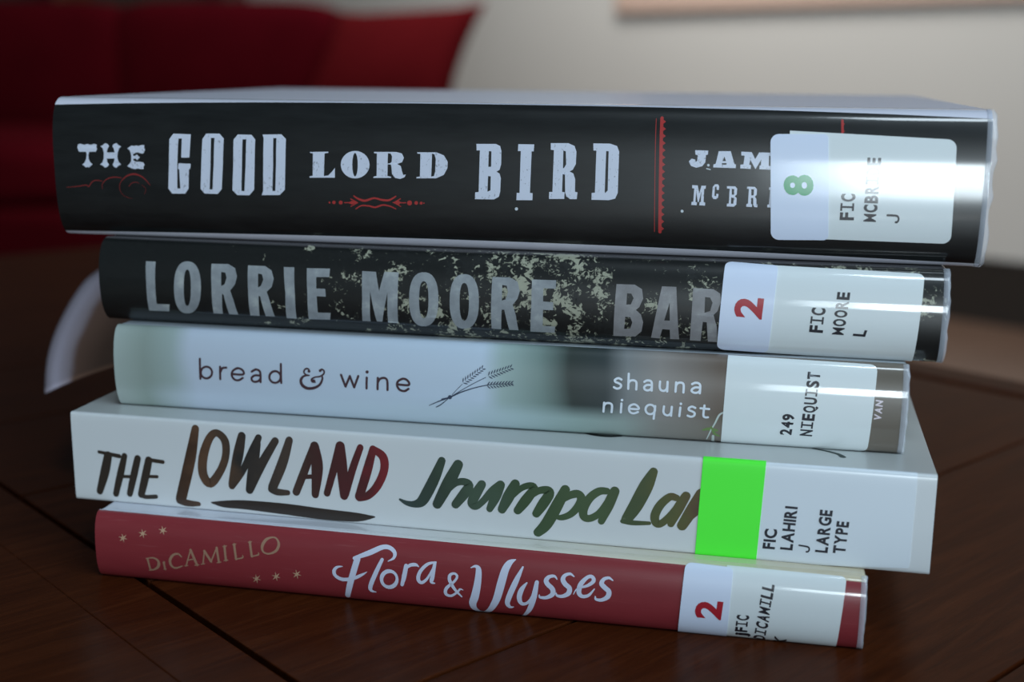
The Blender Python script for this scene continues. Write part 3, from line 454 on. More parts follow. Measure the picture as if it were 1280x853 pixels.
 ('s',[(1.08,14.04,0.12),(1.41,14.48,0.31),(1.73,14.91,0.1)],0),
 ('s',[(1.11,13.79,0.12),(1.5,13.45,0.31),(1.9,13.12,0.1)],0),
 ('s',[(1.85,14.15,0.12),(2.18,14.57,0.31),(2.51,14.98,0.1)],0),
 ('s',[(1.88,13.9,0.12),(2.27,13.58,0.31),(2.66,13.27,0.1)],0),
 ('s',[(2.62,14.26,0.12),(2.95,14.65,0.31),(3.28,15.04,0.1)],0),
 ('s',[(2.65,14,0.12),(3.04,13.71,0.31),(3.43,13.42,0.1)],0),
 ('s',[(3.39,14.37,0.12),(3.72,14.74,0.31),(4.05,15.11,0.1)],0),
 ('s',[(3.41,14.11,0.12),(3.8,13.84,0.31),(4.19,13.57,0.1)],0),
 ('s',[(4.16,14.48,0.12),(4.49,14.83,0.31),(4.82,15.18,0.1)],0),
 ('s',[(4.18,14.22,0.12),(4.57,13.97,0.31),(4.96,13.72,0.1)],0),
 ('s',[(4.92,14.58,0.12),(5.26,14.92,0.31),(5.59,15.25,0.1)],0),
 ('s',[(4.95,14.33,0.12),(5.33,14.1,0.31),(5.72,13.87,0.1)],0),
 ('s',[(5.69,14.69,0.12),(6.02,15,0.31),(6.36,15.31,0.1)],0),
 ('s',[(5.71,14.44,0.12),(6.1,14.23,0.31),(6.48,14.02,0.1)],0),
 ('s',[(6.46,14.8,0.12),(6.79,15.09,0.31),(7.12,15.38,0.1)],0),
 ('s',[(6.48,14.55,0.12),(6.86,14.36,0.31),(7.24,14.16,0.1)],0)],
'call_number_sticker':[('q',[(60.84,25.21),(96.68,24.44),(95.58,1.24),(59.99,0)])],
'sticker_text':[('t','249',(77.18,5.2),(77.75,11.14),(74.31,5.17),1),
 ('t','NIEQUIST',(82.16,5.21),(83.3,21.82),(79.15,5.27),1)],
'publisher_lettering':[('t','VAN',(98.21,10.46),(98.37,15.72),(96.49,10.67),1)]},
{'title_lettering':[('s',[(-104.24,14.99,0.92),(-98.22,14.23,1.2)],0),
 ('s',[(-101.55,14.19,2.4),(-102.86,9.31,2.68),(-104.76,3.7,1.94)],0),
 ('s',[(-96.65,14.46,1.66),(-98.15,9.32,2.08),(-99.93,3.35,1.76)],0),
 ('s',[(-92.79,14.02,1.94),(-94.28,8.88,2.08),(-95.78,3.7,1.76)],0),
 ('s',[(-97.42,8.55,0.92),(-93.9,8.73,0.92)],0),
 ('s',[(-89.52,13.79,2.13),(-90.76,9.17,2.31),(-92.34,3.81,2.03)],0),
 ('s',[(-89.7,13.89,1.11),(-85.41,13.59,1.11)],0),
 ('s',[(-90.77,9.09,0.92),(-87.35,9.3,0.92)],0),
 ('s',[(-92.47,3.65,1.2),(-91.13,3.23,1.2),(-88,3.57,1.2)],0),
 ('s',[(-75.45,23.61,2.13),(-77.38,15.03,3.14),(-80.67,3.49,3.05)],0),
 ('s',[(-81.08,3.08,2.03),(-78.82,2.52,1.94),(-75.56,2.54,1.29)],0),
 ('s',[(-69.46,22.89,2.03),(-67.12,20.9,2.22),(-67.12,16.55,2.13),(-69.02,12.03,2.22),(-71.93,8.67,2.5),(-73.85,11.27,2.59),(-73.54,16.06,2.59),(-71.6,21.11,2.22)],1),
 ('s',[(-62.28,22.59,2.22),(-63.64,16.79,2.96),(-65.66,8.97,2.03)],0),
 ('s',[(-65.68,8.42,1.85),(-62.7,12.5,1.85),(-59.28,18.93,2.22),(-57.55,22.47,1.85)],0),
 ('s',[(-58.09,20.82,2.22),(-59.49,13.48,2.86),(-60.65,7.74,2.22)],0),
 ('s',[(-60.46,7.94,2.08),(-57.21,14.75,2.54),(-52.9,21.92,2.03)],0),
 ('s',[(-48.98,22.39,2.03),(-51.09,15.96,2.77),(-54.09,9.01,2.54)],0),
 ('s',[(-54.48,8.43,1.85),(-52.65,7.86,1.94),(-49.88,7.91,1.48)],0),
 ('s',[(-42.17,21.47,1.85),(-44.72,15.02,2.22),(-47.48,8.29,2.13)],0),
 ('s',[(-42,21.38,2.4),(-41.43,15.64,3.23),(-42.18,8.02,2.03)],0),
 ('s',[(-45.15,12.65,1.2),(-41.5,13.12,1.2)],0),
 ('s',[(-35.14,22,2.08),(-36.72,16.02,2.08),(-38.89,8.65,1.85)],0),
 ('s',[(-34.96,21.91,2.5),(-34.57,15.47,2.96),(-34.19,8.33,2.22)],0),
 ('s',[(-33.64,8.74,1.62),(-31.88,15.33,2.03),(-29.5,21.9,1.76)],0),
 ('s',[(-26.07,21.73,1.94),(-27.77,15.66,2.5),(-30.05,8.47,2.4)],0),
 ('s',[(-26.07,21.73,1.85),(-23.44,19.89,2.31),(-23.14,16.38,2.22),(-24.98,11.97,2.22),(-27.53,9.07,2.08),(-30.05,8.14,1.94)],0)],
'underline_brush_mark':[('s',[(-71.78,3.28,0.37),(-68.19,3.15,1.94),(-62.14,3.45,2.59),(-50.97,3.25,3.14),(-39.96,2.75,3.14),(-30.89,2.75,2.5),(-26.02,3.26,0.46)],0)],
'author_lettering':[('s',[(-7.74,20.03,2.03),(-9.5,15.62,2.77),(-11.62,11.21,2.96),(-13.21,8.59,2.68),(-15.16,7.71,1.85),(-17.27,7.88,1.29),(-18.96,8.66,0.65)],0),
 ('s',[(-3.43,19.32,2.59),(-6.03,14.14,3.23),(-9.01,8.24,2.5)],0),
 ('s',[(-6.39,11.82,1.2),(-4.3,14.21,1.76),(-2.06,14.89,1.94),(-0.58,14.06,2.31),(-1.71,11.86,2.68),(-4.14,8.59,2.22)],0),
 ('s',[(2.75,14.58,2.22),(0.87,11.2,2.68),(0.05,9.2,2.08),(1.22,8.49,1.76),(3.28,10.35,1.76),(5.33,12.98,1.94),(7.29,14.72,2.03)],0),
 ('s',[(7.63,14.85,2.31),(6.36,11.67,2.68),(4.83,8.17,1.76)],0),
 ('s',[(11.43,15.4,2.4),(9.76,11.96,2.96),(8.02,8.31,2.22)],0),
 ('s',[(10.11,11.29,1.11),(12.79,14.23,1.57),(15.14,15.26,1.76),(16.23,14.52,2.13),(14.17,11.29,2.68),(12.1,8.38,2.13)],0),
 ('s',[(14.85,11.69,1.11),(17.18,13.91,1.76),(19.45,14.44,2.13),(20.2,13.54,2.5),(18.57,10.62,2.68),(16.92,7.97,2.13)],0),
 ('s',[(24.22,14.98,2.4),(22.19,10.59,2.96),(19.58,5.47,2.96),(17.38,2.95,2.31)],0),
 ('s',[(23.5,12.09,1.39),(25.47,13.57,1.94),(27.39,14.07,2.13),(28.34,12.85,2.22),(27.45,10.7,2.03),(25.57,8.52,1.76),(23.24,7.48,1.48),(21.56,7.75,1.02)],0),
 ('s',[(34.68,15.44,1.76),(32.71,15.21,2.03),(30.45,13.3,2.13),(28.99,10.48,2.22),(29.03,8.34,2.13),(30.57,7.92,1.85),(32.85,9.44,1.76),(34.75,12.36,1.66),(36.16,15.22,1.66)],0),
 ('s',[(36.64,15.61,2.4),(35.1,11.7,2.68),(33.46,7.42,1.76)],0),
 ('s',[(46.03,21.4,2.13),(44.38,17.61,3.42),(41.95,12.3,3.42),(39.77,8.5,2.68)],0),
 ('s',[(38.71,7.89,1.11),(41.43,7.72,1.29),(45.43,7.98,0.92)],0),
 ('s',[(51.86,15.12,1.76),(50.25,15.26,1.94),(48.07,13.1,2.13),(46.78,10.33,2.22),(47,8.36,2.13),(48.24,8.13,1.85),(50.43,10.31,1.76),(52.86,13.92,1.66)],0),
 ('s',[(54.17,15.86,2.22),(52.29,12.17,2.59),(50.72,8.28,1.76)],0),
 ('s',[(57.86,16.71,2.68),(55.8,12.48,2.96),(53.47,8.05,2.5)],0),
 ('s',[(55.54,10.76,1.85),(58.45,13.73,1.85)],0)],
'colour_sticker':[('q',[(57.93,26.55),(72.92,26.55),(71.71,0),(56.85,0)])],
'call_number_sticker':[('q',[(72.78,25.74),(107.62,26.55),(107.41,2.2),(71.57,0)])],
'sticker_text':[('t','FIC',(76.01,4.04),(76.42,9.22),(73.06,4.02),0),
 ('t','LAHIRI',(80.21,4.17),(80.85,15.32),(77.27,4.21),0),
 ('t','J',(84.36,3.88),(84.55,5.62),(81.48,4.13),0),
 ('t','LARGE',(88.45,4.27),(89.03,15.12),(85.5,4.33),0),
 ('t','TYPE',(92.53,4.45),(93.01,12.61),(89.64,4.49),0)]},
{'title_lettering':[('s',[(-25.92,13.84,1.61),(-27.14,9.83,1.61),(-28.12,6.55,1.61),(-29.17,2.72,1.36)],0),
 ('s',[(-26.76,13.93,0.93),(-22.62,15.76,1.36),(-19.39,17.4,1.21),(-17.4,17.41,1.07),(-16.07,16.33,1),(-16.28,14.93,0.71),(-17.75,13.95,0.21)],0),
 ('s',[(-29.97,11.45,0.21),(-31.49,11.07,0.71),(-32.3,9.86,0.93),(-31.74,8.52,0.93),(-29.74,7.83,1),(-27.01,8.46,0.93),(-24.96,9.53,0.71),(-23.43,10.53,0.18)],0),
 ('s',[(-19.32,14.27,0.86),(-20.92,10.77,1.14),(-22.56,6.76,1.14),(-22.42,5.36,0.86),(-21.17,5.03,0.21)],0),
 ('s',[(-15.39,9.35,0.79),(-15.62,8.37,0.93),(-16.22,7.52,1.07),(-17.07,6.99,1.07),(-17.99,6.89,1),(-18.81,7.26,0.86),(-19.35,7.99,0.86),(-19.52,8.95,0.93),(-19.3,9.93,1.07),(-18.71,10.74,1.07),(-17.88,11.24,1.07),(-16.96,11.33,0.93),(-16.14,10.99,0.79),(-15.58,10.28,0.71)],1),
 ('s',[(-12.95,13.2,1.07),(-13.45,10.46,1.21),(-14.1,7.91,0.86)],0),
 ('s',[(-13.27,12.17,0.5),(-11.96,13.39,0.86),(-10.48,13.69,0.86),(-9.65,13.24,0.21)],0),
 ('s',[(-5.17,14.82,0.43),(-7.37,14.1,0.79),(-9.32,11.87,0.93),(-9.77,9.8,1),(-8.86,9.03,0.86),(-7.36,10.37,0.64),(-5.89,13.19,0.43)],0),
 ('s',[(-5.42,14.6,0.79),(-6.05,10.84,1.07),(-6.32,9.45,0.86),(-5.47,9.19,0.29)],0),
 ('s',[(1.54,6.1,0.36),(-0.2,7.99,0.79),(-1.48,10.19,0.93),(-1.47,11.74,0.79),(-0.34,12.32,0.64),(0.41,11.62,0.64),(-0.34,10.2,0.64),(-2.41,8.11,0.86),(-2.59,6.49,0.86),(-1.24,6.09,0.71),(0.37,7.27,0.57),(1.11,8.19,0.5),(1.92,8.06,0.18)],0),
 ('s',[(3.96,14.25,0.23),(5.13,14.7,0.75),(5.93,13.82,1.43),(5.7,10.32,1.8),(4.97,6.61,2.03),(4.29,4.35,1.88),(4.85,2.33,1.43),(6.69,1.07,0.98),(8.73,2.85,1.43),(10.56,6.45,1.88),(11.77,10.91,2.06),(12.72,14.44,1.88),(13.81,16.36,1.43),(15.25,17.27,0.23)],0),
 ('s',[(17.18,15.58,0.45),(15.61,11.98,1.35),(13.96,7.92,1.43),(13.31,5.59,1.28),(13.87,4.44,0.9),(14.88,4.52,0.23)],0),
 ('s',[(18.29,11.61,0.38),(16.97,9.66,1.2),(16.37,7.44,1.28),(16.94,5.81,1.05),(18.46,6.17,0.75),(19.98,8.54,0.83),(20.77,11.96,0.98)],0),
 ('s',[(20.84,12.07,0.98),(20.15,8.2,1.43),(19.09,4.65,1.28),(17.75,2.27,0.83),(16.03,0,0.19)],0),
 ('s',[(25.87,13.3,0.3),(25.19,14.01,0.68),(23.88,13.72,0.9),(23.15,12.7,1.2),(23.6,11.71,1.28),(24.77,10.61,1.28),(24.79,9.2,1.2),(23.3,8.16,0.9),(21.71,8.07,0.68),(21.48,8.69,0.3)],0),
 ('s',[(30.11,14.37,0.3),(29.1,14.94,0.68),(27.81,14.42,0.9),(27.35,13.27,1.2),(28.04,12.14,1.28),(29.05,11.2,1.28),(28.74,9.78,1.2),(27.27,8.92,0.9),(26.01,8.97,0.68),(25.68,9.65,0.3)],0),
 ('s',[(30.06,9.73,0.19),(31.01,11.32,0.38),(33.44,12.32,0.75),(34.97,13.65,0.98),(34.6,14.71,0.9),(33.38,14.43,0.9),(31.8,12.5,1.2),(31.42,10.39,1.2),(32.19,9.42,0.98),(33.82,9.83,0.75),(35.25,11.64,0.3)],0),
 ('s',[(39.72,14.26,0.3),(38.72,14.83,0.68),(37.45,14.31,0.9),(37,13.17,1.2),(37.84,12.23,1.28),(38.84,11.3,1.28),(38.55,9.89,1.2),(37.1,8.93,0.9),(35.7,8.97,0.68),(35.53,9.69,0.3)],0)],
'author_lettering':[('s',[(-84.54,8.48,0.58),(-84.04,5.15,0.58)],0),
 ('s',[(-84.95,8.45,0.32),(-82.99,8.88,0.45),(-81.54,8.16,0.71),(-81.54,6.71,0.78),(-82.6,5.58,0.58),(-84.42,5,0.32)],0),
 ('s',[(-79.9,7.91,0.58),(-79.79,5.82,0.58)],0),
 ('s',[(-80.21,7.78,0.26),(-79.59,8.04,0.26)],0),
 ('s',[(-80.1,5.73,0.26),(-79.42,5.91,0.26)],0),
 ('s',[(-74.64,9.91,0.32),(-75.59,10.66,0.52),(-77.02,10.24,0.65),(-78.02,8.75,0.78),(-77.85,7.23,0.71),(-76.68,6.51,0.58),(-74.64,7.29,0.32)],0),
 ('s',[(-73.52,7.5,0.39),(-71.98,12.12,0.39)],0),
 ('s',[(-71.98,12.12,0.71),(-70.38,8.01,0.71)],0),
 ('s',[(-72.88,9.18,0.32),(-70.96,9.66,0.32)],0),
 ('s',[(-73.93,7.36,0.26),(-73.01,7.61,0.26)],0),
 ('s',[(-70.99,7.85,0.26),(-69.87,8.16,0.26)],0),
 ('s',[(-68.65,8.48,0.39),(-68.06,12.13,0.39)],0),
 ('s',[(-68.06,12.13,0.71),(-66.31,9.4,0.71)],0),
 ('s',[(-66.31,9.4,0.39),(-64.58,13.36,0.39)],0),
 ('s',[(-64.58,13.36,0.65),(-64.09,9.42,0.65)],0),
 ('s',[(-69.16,8.33,0.26),(-68.15,8.58,0.26)],0),
 ('s',[(-64.65,9.21,0.26),(-63.54,9.52,0.26)],0),
 ('s',[(-62.36,13.98,0.65),(-62.08,10.14,0.65)],0),
 ('s',[(-62.85,13.84,0.26),(-61.82,14.12,0.26)],0),
 ('s',[(-62.63,9.95,0.26),(-61.54,10.24,0.26)],0),
 ('s',[(-59.67,14.73,0.65),(-59.21,10.75,0.65)],0),
 ('s',[(-59.26,10.7,0.32),(-57.38,11.31,0.39),(-57.35,11.9,0.26)],0),
 ('s',[(-60.11,14.6,0.26),(-59.18,14.86,0.26)],0),
 ('s',[(-55.3,15.7,0.65),(-54.77,11.89,0.65)],0),
 ('s',[(-54.82,11.84,0.32),(-52.96,12.49,0.39),(-52.94,13.06,0.26)],0),
 ('s',[(-55.73,15.58,0.26),(-54.82,15.84,0.26)],0),
 ('s',[(-48.13,17.26,0.45),(-47.32,15.84,0.71),(-48,14.07,0.71),(-49.94,13.05,0.52),(-51.53,13.38,0.52),(-51.88,14.84,0.78),(-50.98,16.57,0.78),(-49.49,17.37,0.45)],1)],
'sparkle_print':[('p',[(-90.94,13.73),(-91.02,13.5),(-91.23,13.34),(-91.48,13.32),(-91.68,13.44),(-91.75,13.66),(-91.67,13.89),(-91.47,14.05),(-91.21,14.07),(-91.01,13.95)],[]),
 ('s',[(-91.35,13.69,0.45),(-90.19,13.45,0.1)],0),
 ('s',[(-91.35,13.69,0.45),(-91.11,12.58,0.1)],0),
 ('s',[(-91.35,13.69,0.45),(-92.27,12.82,0.1)],0),
 ('s',[(-91.35,13.69,0.45),(-92.51,13.94,0.1)],0),
 ('s',[(-91.35,13.69,0.45),(-91.61,14.79,0.1)],0),
 ('s',[(-91.35,13.69,0.45),(-90.44,14.55,0.1)],0),
 ('p',[(-85.22,15.41),(-85.29,15.18),(-85.49,15.02),(-85.74,15),(-85.94,15.12),(-86.02,15.34),(-85.95,15.56),(-85.75,15.72),(-85.51,15.74),(-85.3,15.62)],[]),
 ('s',[(-85.62,15.37,0.45),(-84.46,15.14,0.1)],0),
 ('s',[(-85.62,15.37,0.45),(-85.34,14.29,0.1)],0),
 ('s',[(-85.62,15.37,0.45),(-86.5,14.53,0.1)],0),
 ('s',[(-85.62,15.37,0.45),(-86.78,15.61,0.1)],0),
 ('s',[(-85.62,15.37,0.45),(-85.93,16.44,0.1)],0),
 ('s',[(-85.62,15.37,0.45),(-84.76,16.21,0.1)],0),
 ('p',[(-79.5,16.72),(-79.56,16.5),(-79.75,16.35),(-80,16.33),(-80.2,16.44),(-80.29,16.65),(-80.23,16.88),(-80.05,17.02),(-79.8,17.04),(-79.59,16.93)],[]),
 ('s',[(-79.89,16.69,0.45),(-78.73,16.45,0.1)],0),
 ('s',[(-79.89,16.69,0.45),(-79.57,15.63,0.1)],0),
 ('s',[(-79.89,16.69,0.45),(-80.73,15.86,0.1)],0),
 ('s',[(-79.89,16.69,0.45),(-81.06,16.92,0.1)],0),
 ('s',[(-79.89,16.69,0.45),(-80.26,17.73,0.1)],0),
 ('s',[(-79.89,16.69,0.45),(-79.09,17.5,0.1)],0)],
'sparkle_print|b':[('p',[(-53.46,5.61),(-53.57,5.34),(-53.79,5.15),(-54.03,5.13),(-54.21,5.27),(-54.25,5.52),(-54.15,5.79),(-53.93,5.96),(-53.69,5.99),(-53.51,5.85)],[]),
 ('s',[(-53.86,5.56,0.45),(-52.77,5.29,0.1)],0),
 ('s',[(-53.86,5.56,0.45),(-53.78,4.26,0.1)],0),
 ('s',[(-53.86,5.56,0.45),(-54.85,4.55,0.1)],0),
 ('s',[(-53.86,5.56,0.45),(-54.95,5.83,0.1)],0),
 ('s',[(-53.86,5.56,0.45),(-53.99,6.79,0.1)],0),
 ('s',[(-53.86,5.56,0.45),(-52.89,6.53,0.1)],0),
 ('p',[(-47.89,6.87),(-47.98,6.62),(-48.19,6.44),(-48.43,6.42),(-48.62,6.55),(-48.67,6.79),(-48.57,7.04),(-48.37,7.21),(-48.13,7.24),(-47.94,7.11)],[]),
 ('s',[(-48.28,6.83,0.45),(-47.19,6.57,0.1)],0),
 ('s',[(-48.28,6.83,0.45),(-48.14,5.61,0.1)],0),
 ('s',[(-48.28,6.83,0.45),(-49.22,5.88,0.1)],0),
 ('s',[(-48.28,6.83,0.45),(-49.37,7.08,0.1)],0),
 ('s',[(-48.28,6.83,0.45),(-48.45,8,0.1)],0),
 ('s',[(-48.28,6.83,0.45),(-47.36,7.75,0.1)],0),
 ('p',[(-42.11,8.11),(-42.2,7.86),(-42.4,7.7),(-42.64,7.67),(-42.82,7.8),(-42.88,8.03),(-42.79,8.27),(-42.59,8.44),(-42.35,8.46),(-42.17,8.33)],[]),
 ('s',[(-42.49,8.07,0.45),(-41.41,7.82,0.1)],0),
 ('s',[(-42.49,8.07,0.45),(-42.32,6.9,0.1)],0),
 ('s',[(-42.49,8.07,0.45),(-43.4,7.15,0.1)],0),
 ('s',[(-42.49,8.07,0.45),(-43.58,8.31,0.1)],0),
 ('s',[(-42.49,8.07,0.45),(-42.69,9.21,0.1)],0),
 ('s',[(-42.49,8.07,0.45),(-41.6,8.96,0.1)],0)],
'volume_sticker':[('q',[(57.13,20.3),(68.59,19.89),(67.66,0),(55.79,0)])],
'call_number_sticker':[('q',[(67.02,20.47),(95,20.18),(93.51,0),(65.91,0)])],
'sticker_digit':[('t','2',(66.24,6.62),(66.66,11.49),(59.87,6.7),1)],
'sticker_text':[('t','jFIC',(72.51,1.93),(72.97,8.63),(69.56,1.91),1),
 ('t','DICAMILL',(76.95,1.06),(78.51,16.83),(74.14,1.58),1),
 ('t','K',(81.84,0),(82.12,3.64),(79.01,1.16),1)]},
]

class Spine:
    def __init__(s, b):
        T, B_, n = b['T'], b['b'], b['n']; N = 200
        th = [-math.pi/2+math.pi*k/N for k in range(N+1)]
        sg = lambda v: (v > 0)-(v < 0)
        s.z = [T/2+T/2*sg(math.sin(t))*abs(math.sin(t))**(2/n) for t in th]; s.q = [B_*max(0, math.cos(t))**(2/n) for t in th]
        s.s = [0]
        for k in range(N): s.s.append(s.s[-1]+math.hypot(s.z[k+1]-s.z[k], s.q[k+1]-s.q[k]))
        s.S = s.s[-1]
    def at(s, v):
        v = min(max(v, 0), s.S); lo, hi = 0, len(s.s)-1
        while hi-lo > 1:
            mid = (lo+hi)//2
            if s.s[mid] <= v: lo = mid
            else: hi = mid
        f = (v-s.s[lo])/max(1e-9, s.s[hi]-s.s[lo])
        return s.q[lo]+f*(s.q[hi]-s.q[lo]), s.z[lo]+f*(s.z[hi]-s.z[lo])
    def nrm(s, v):
        a = s.at(v-.25); b = s.at(v+.25); dq, dz = b[0]-a[0], b[1]-a[1]; l = math.hypot(dq, dz) or 1
        return dz/l, -dq/l
    def P(s, u, v, off=0):
        q, z = s.at(v); nq, nz = s.nrm(v); return Vector((u, -(q+off*nq), z+off*nz))*.001
def wrap(name, tris, spn, off, mat, parent, thick=0, step=.5):
    """tris: list of 2-D faces in (u, v) mm; cut into strips, laid round the spine, with UVs in metres*10"""
    bm = bmesh.new(); cache = {}
    for poly in tris:
        vs_ = []; lay = getattr(poly, 'layer', 0)
        for p in poly:
            k = (round(p[0], 3), round(p[1], 3), lay)
            if k not in cache: cache[k] = bm.verts.new((p[0], p[1], lay*.004))
            if cache[k] not in vs_: vs_.append(cache[k])
        if len(vs_) > 2:
            try: bm.faces.new(vs_)
            except ValueError: pass
    lo = min(v.co.y for v in bm.verts); hi = max(v.co.y for v in bm.verts); y = math.ceil(lo/step)*step
    while y < hi:
        bmesh.ops.bisect_plane(bm, geom=bm.verts[:]+bm.edges[:]+bm.faces[:], plane_co=(0, y, 0), plane_no=(0, 1, 0)); y += step
    for v in bm.verts: v.co.y = min(max(v.co.y, 0), spn.S)
    bmesh.ops.recalc_face_normals(bm, faces=bm.faces[:])
    uvl = bm.loops.layers.uv.new('UVMap'); nl = bm.verts.layers.float_vector.new('uvm')
    for v in bm.verts: v[nl] = (v.co.x, v.co.y, v.co.z)
    if thick:
        be = [e for e in bm.edges if e.is_boundary]
        for e in be: e.smooth = False
        r = bmesh.ops.extrude_edge_only(bm, edges=be); ex = {v for v in r['geom'] if isinstance(v, bmesh.types.BMVert)}
    else: ex = set()
    for f in bm.faces:
        f.smooth = True
        for l in f.loops: l[uvl].uv = (l.vert[nl].x/100, l.vert[nl].y/100)
    for v in bm.verts: v.co = spn.P(v[nl].x, v[nl].y, off+v[nl].z-(thick if v in ex else 0))
    o = link(name, bm, mat, parent)
    # faces look outwards
    me = o.data
    b2 = bmesh.new(); b2.from_mesh(me)
    for f in b2.faces:
        if f.normal.y > 0: f.normal_flip()
    b2.to_mesh(me); b2.free()
    return o
def smooth_path(pts, closed, per=5):
    P = [Vector(p) for p in pts]
    if len(P) < 3: return P
    n = len(P); out = []
    rng = range(n if closed else n-1)
    for i in rng:
        g = lambda k: P[k % n] if closed else P[min(max(k, 0), n-1)]
        a, b, c, d = g(i-1), g(i), g(i+1), g(i+2)
        for k in range(per):
            t_ = k/per
            out.append(.5*((2*b)+(c-a)*t_+(2*a-5*b+4*c-d)*t_*t_+(3*b-a-3*c+d)*t_**3))
    if not closed: out.append(P[-1])
    return out
def stroke_faces(pts, closed):
    S = smooth_path(pts, closed); n = len(S); L = []; Rr = []; out = []
    for i in range(n):
        a = S[(i-1) % n] if (closed or i > 0) else S[i]; b = S[(i+1) % n] if (closed or i < n-1) else S[i]
        d = Vector((b.x-a.x, b.y-a.y)); d = d.normalized() if d.length > 1e-6 else Vector((1, 0)); nn = Vector((-d.y, d.x)); h = max(.03, S[i].z/2)
        L.append((S[i].x+nn.x*h, S[i].y+nn.y*h)); Rr.append((S[i].x-nn.x*h, S[i].y-nn.y*h))
    for i in range(n if closed else n-1):
        j = (i+1) % n; out += [[L[i], L[j], Rr[j]], [L[i], Rr[j], Rr[i]]]
    if not closed:
        for c, e in ((S[0], S[1]), (S[-1], S[-2])):
            h = max(.03, c.z/2); ang = math.atan2(c.y-e.y, c.x-e.x); arc = [(c.x+h*math.cos(ang+k*math.pi/6), c.y+h*math.sin(ang+k*math.pi/6)) for k in range(-3, 4)]
            for k in range(6): out.append([(c.x, c.y), arc[k], arc[k+1]])
    return out
def poly_faces(outer, holes):
    loops = [[Vector((*p, 0)) for p in L] for L in [outer]+holes]; fl = [p for L in loops for p in L]
    return [[(fl[i].x, fl[i].y) for i in tri] for tri in tessellate_polygon(loops)]
GL = {}
def glyph(ch):
    if ch not in GL:
        if ch == '|I':
            GL[ch] = ([[(0, 0), (.5, 0), (.5, .1)], [(0, 0), (.5, .1), (0, .1)], [(0, .62), (.5, .62), (.5, .72)], [(0, .62), (.5, .72), (0, .72)], [(.19, .1), (.31, .1), (.31, .62)], [(.19, .1), (.31, .62), (.19, .62)]], 0, .5)
        elif ch == 'J':
            GL[ch] = (stroke_faces([(.36, .70, .10), (.36, .24, .10), (.31, .09, .10), (.19, .045, .10), (.07, .10, .10), (.05, .20, .10)], 0), 0, .41)
        else:
            c = bpy.data.curves.new('glyph', 'FONT'); c.body = ch; c.offset = .008 if ch in 'MW' else .038; c.resolution_u = 4; o = bpy.data.objects.new('glyph', c); COL.objects.link(o)
            bpy.context.view_layer.update(); dg = bpy.context.evaluated_depsgraph_get(); me = bpy.data.meshes.new_from_object(o.evaluated_get(dg))
            fs = [[(me.vertices[i].co.x, me.vertices[i].co.y) for i in p.vertices] for p in me.polygons]; xs = [v.co.x for v in me.vertices]
            GL[ch] = (fs, min(xs), max(xs)); bpy.data.objects.remove(o); bpy.data.curves.remove(c); bpy.data.meshes.remove(me)
    return GL[ch]
def cap_height():
    fs, a, b = glyph('E'); ys = [p[1] for f in fs for p in f]; return min(ys), max(ys)
def text_faces(chars, P0, P1, P2, mono):
    y0, y1 = cap_height(); H = y1-y0; P0, P1, P2 = Vector(P0), Vector(P1), Vector(P2); ax = P1-P0; ay = P2-P0; out = []
    if len(chars) == 1 and chars in 'LK': ax = ax.normalized()*(glyph(chars)[2]-glyph(chars)[1])/H*ay.length*.92
    if mono: cells = [(k/len(chars)+.5/len(chars)*(.16 if len(chars) > 1 else 0), (k+1)/len(chars)-.5/len(chars)*(.16 if len(chars) > 1 else 0)) for k in range(len(chars))]
    else:
        wd = [glyph(c)[2]-glyph(c)[1] for c in chars]; gap = .085; tot = sum(wd)+gap*(len(chars)-1); x = 0; cells = []
        for w_ in wd: cells.append((x/tot, (x+w_)/tot)); x += w_+gap
    for c, (a, b) in zip(chars, cells):
        fs, x0, x1 = glyph('|I' if c == 'I' and mono and len(chars) > 1 else c)
        for f in fs: out.append([tuple(P0+ax*(a+(p[0]-x0)/(x1-x0)*(b-a))+ay*((p[1]-y0)/H)) for p in f])
    return out
class Face(list): layer = 0
def faces_of(shapes):
    out = []
    for k, s_ in enumerate(shapes):
        fs = poly_faces(s_[1], s_[2]) if s_[0] == 'p' else stroke_faces(s_[1], s_[2]) if s_[0] == 's' else text_faces(*s_[1:]) if s_[0] == 't' else []
        for f in fs:
            f = Face(f); f.layer = k % 6; out.append(f)
    return out
def round_quad(q, rad):
    out = []
    for i in range(4):
        p = Vector(q[i]); a = Vector(q[i-1]); b = Vector(q[(i+1) % 4]); r_ = rad[i]
        if r_ <= 0: out.append(tuple(p)); continue
        da = (a-p).normalized(); db = (b-p).normalized(); c = p+(da+db)*r_; s0 = p+da*r_; 
        for k in range(7):
            t_ = k/6*math.pi/2; out.append(tuple(c-db*r_*math.cos(t_)-da*r_*math.sin(t_)))
    return out
def sticker(name, q, rad, spn, off, mat, parent):
    q = [list(p) for p in q]
    return wrap(name, poly_faces(round_quad(q, rad), []), spn, off, mat, parent, thick=.12)

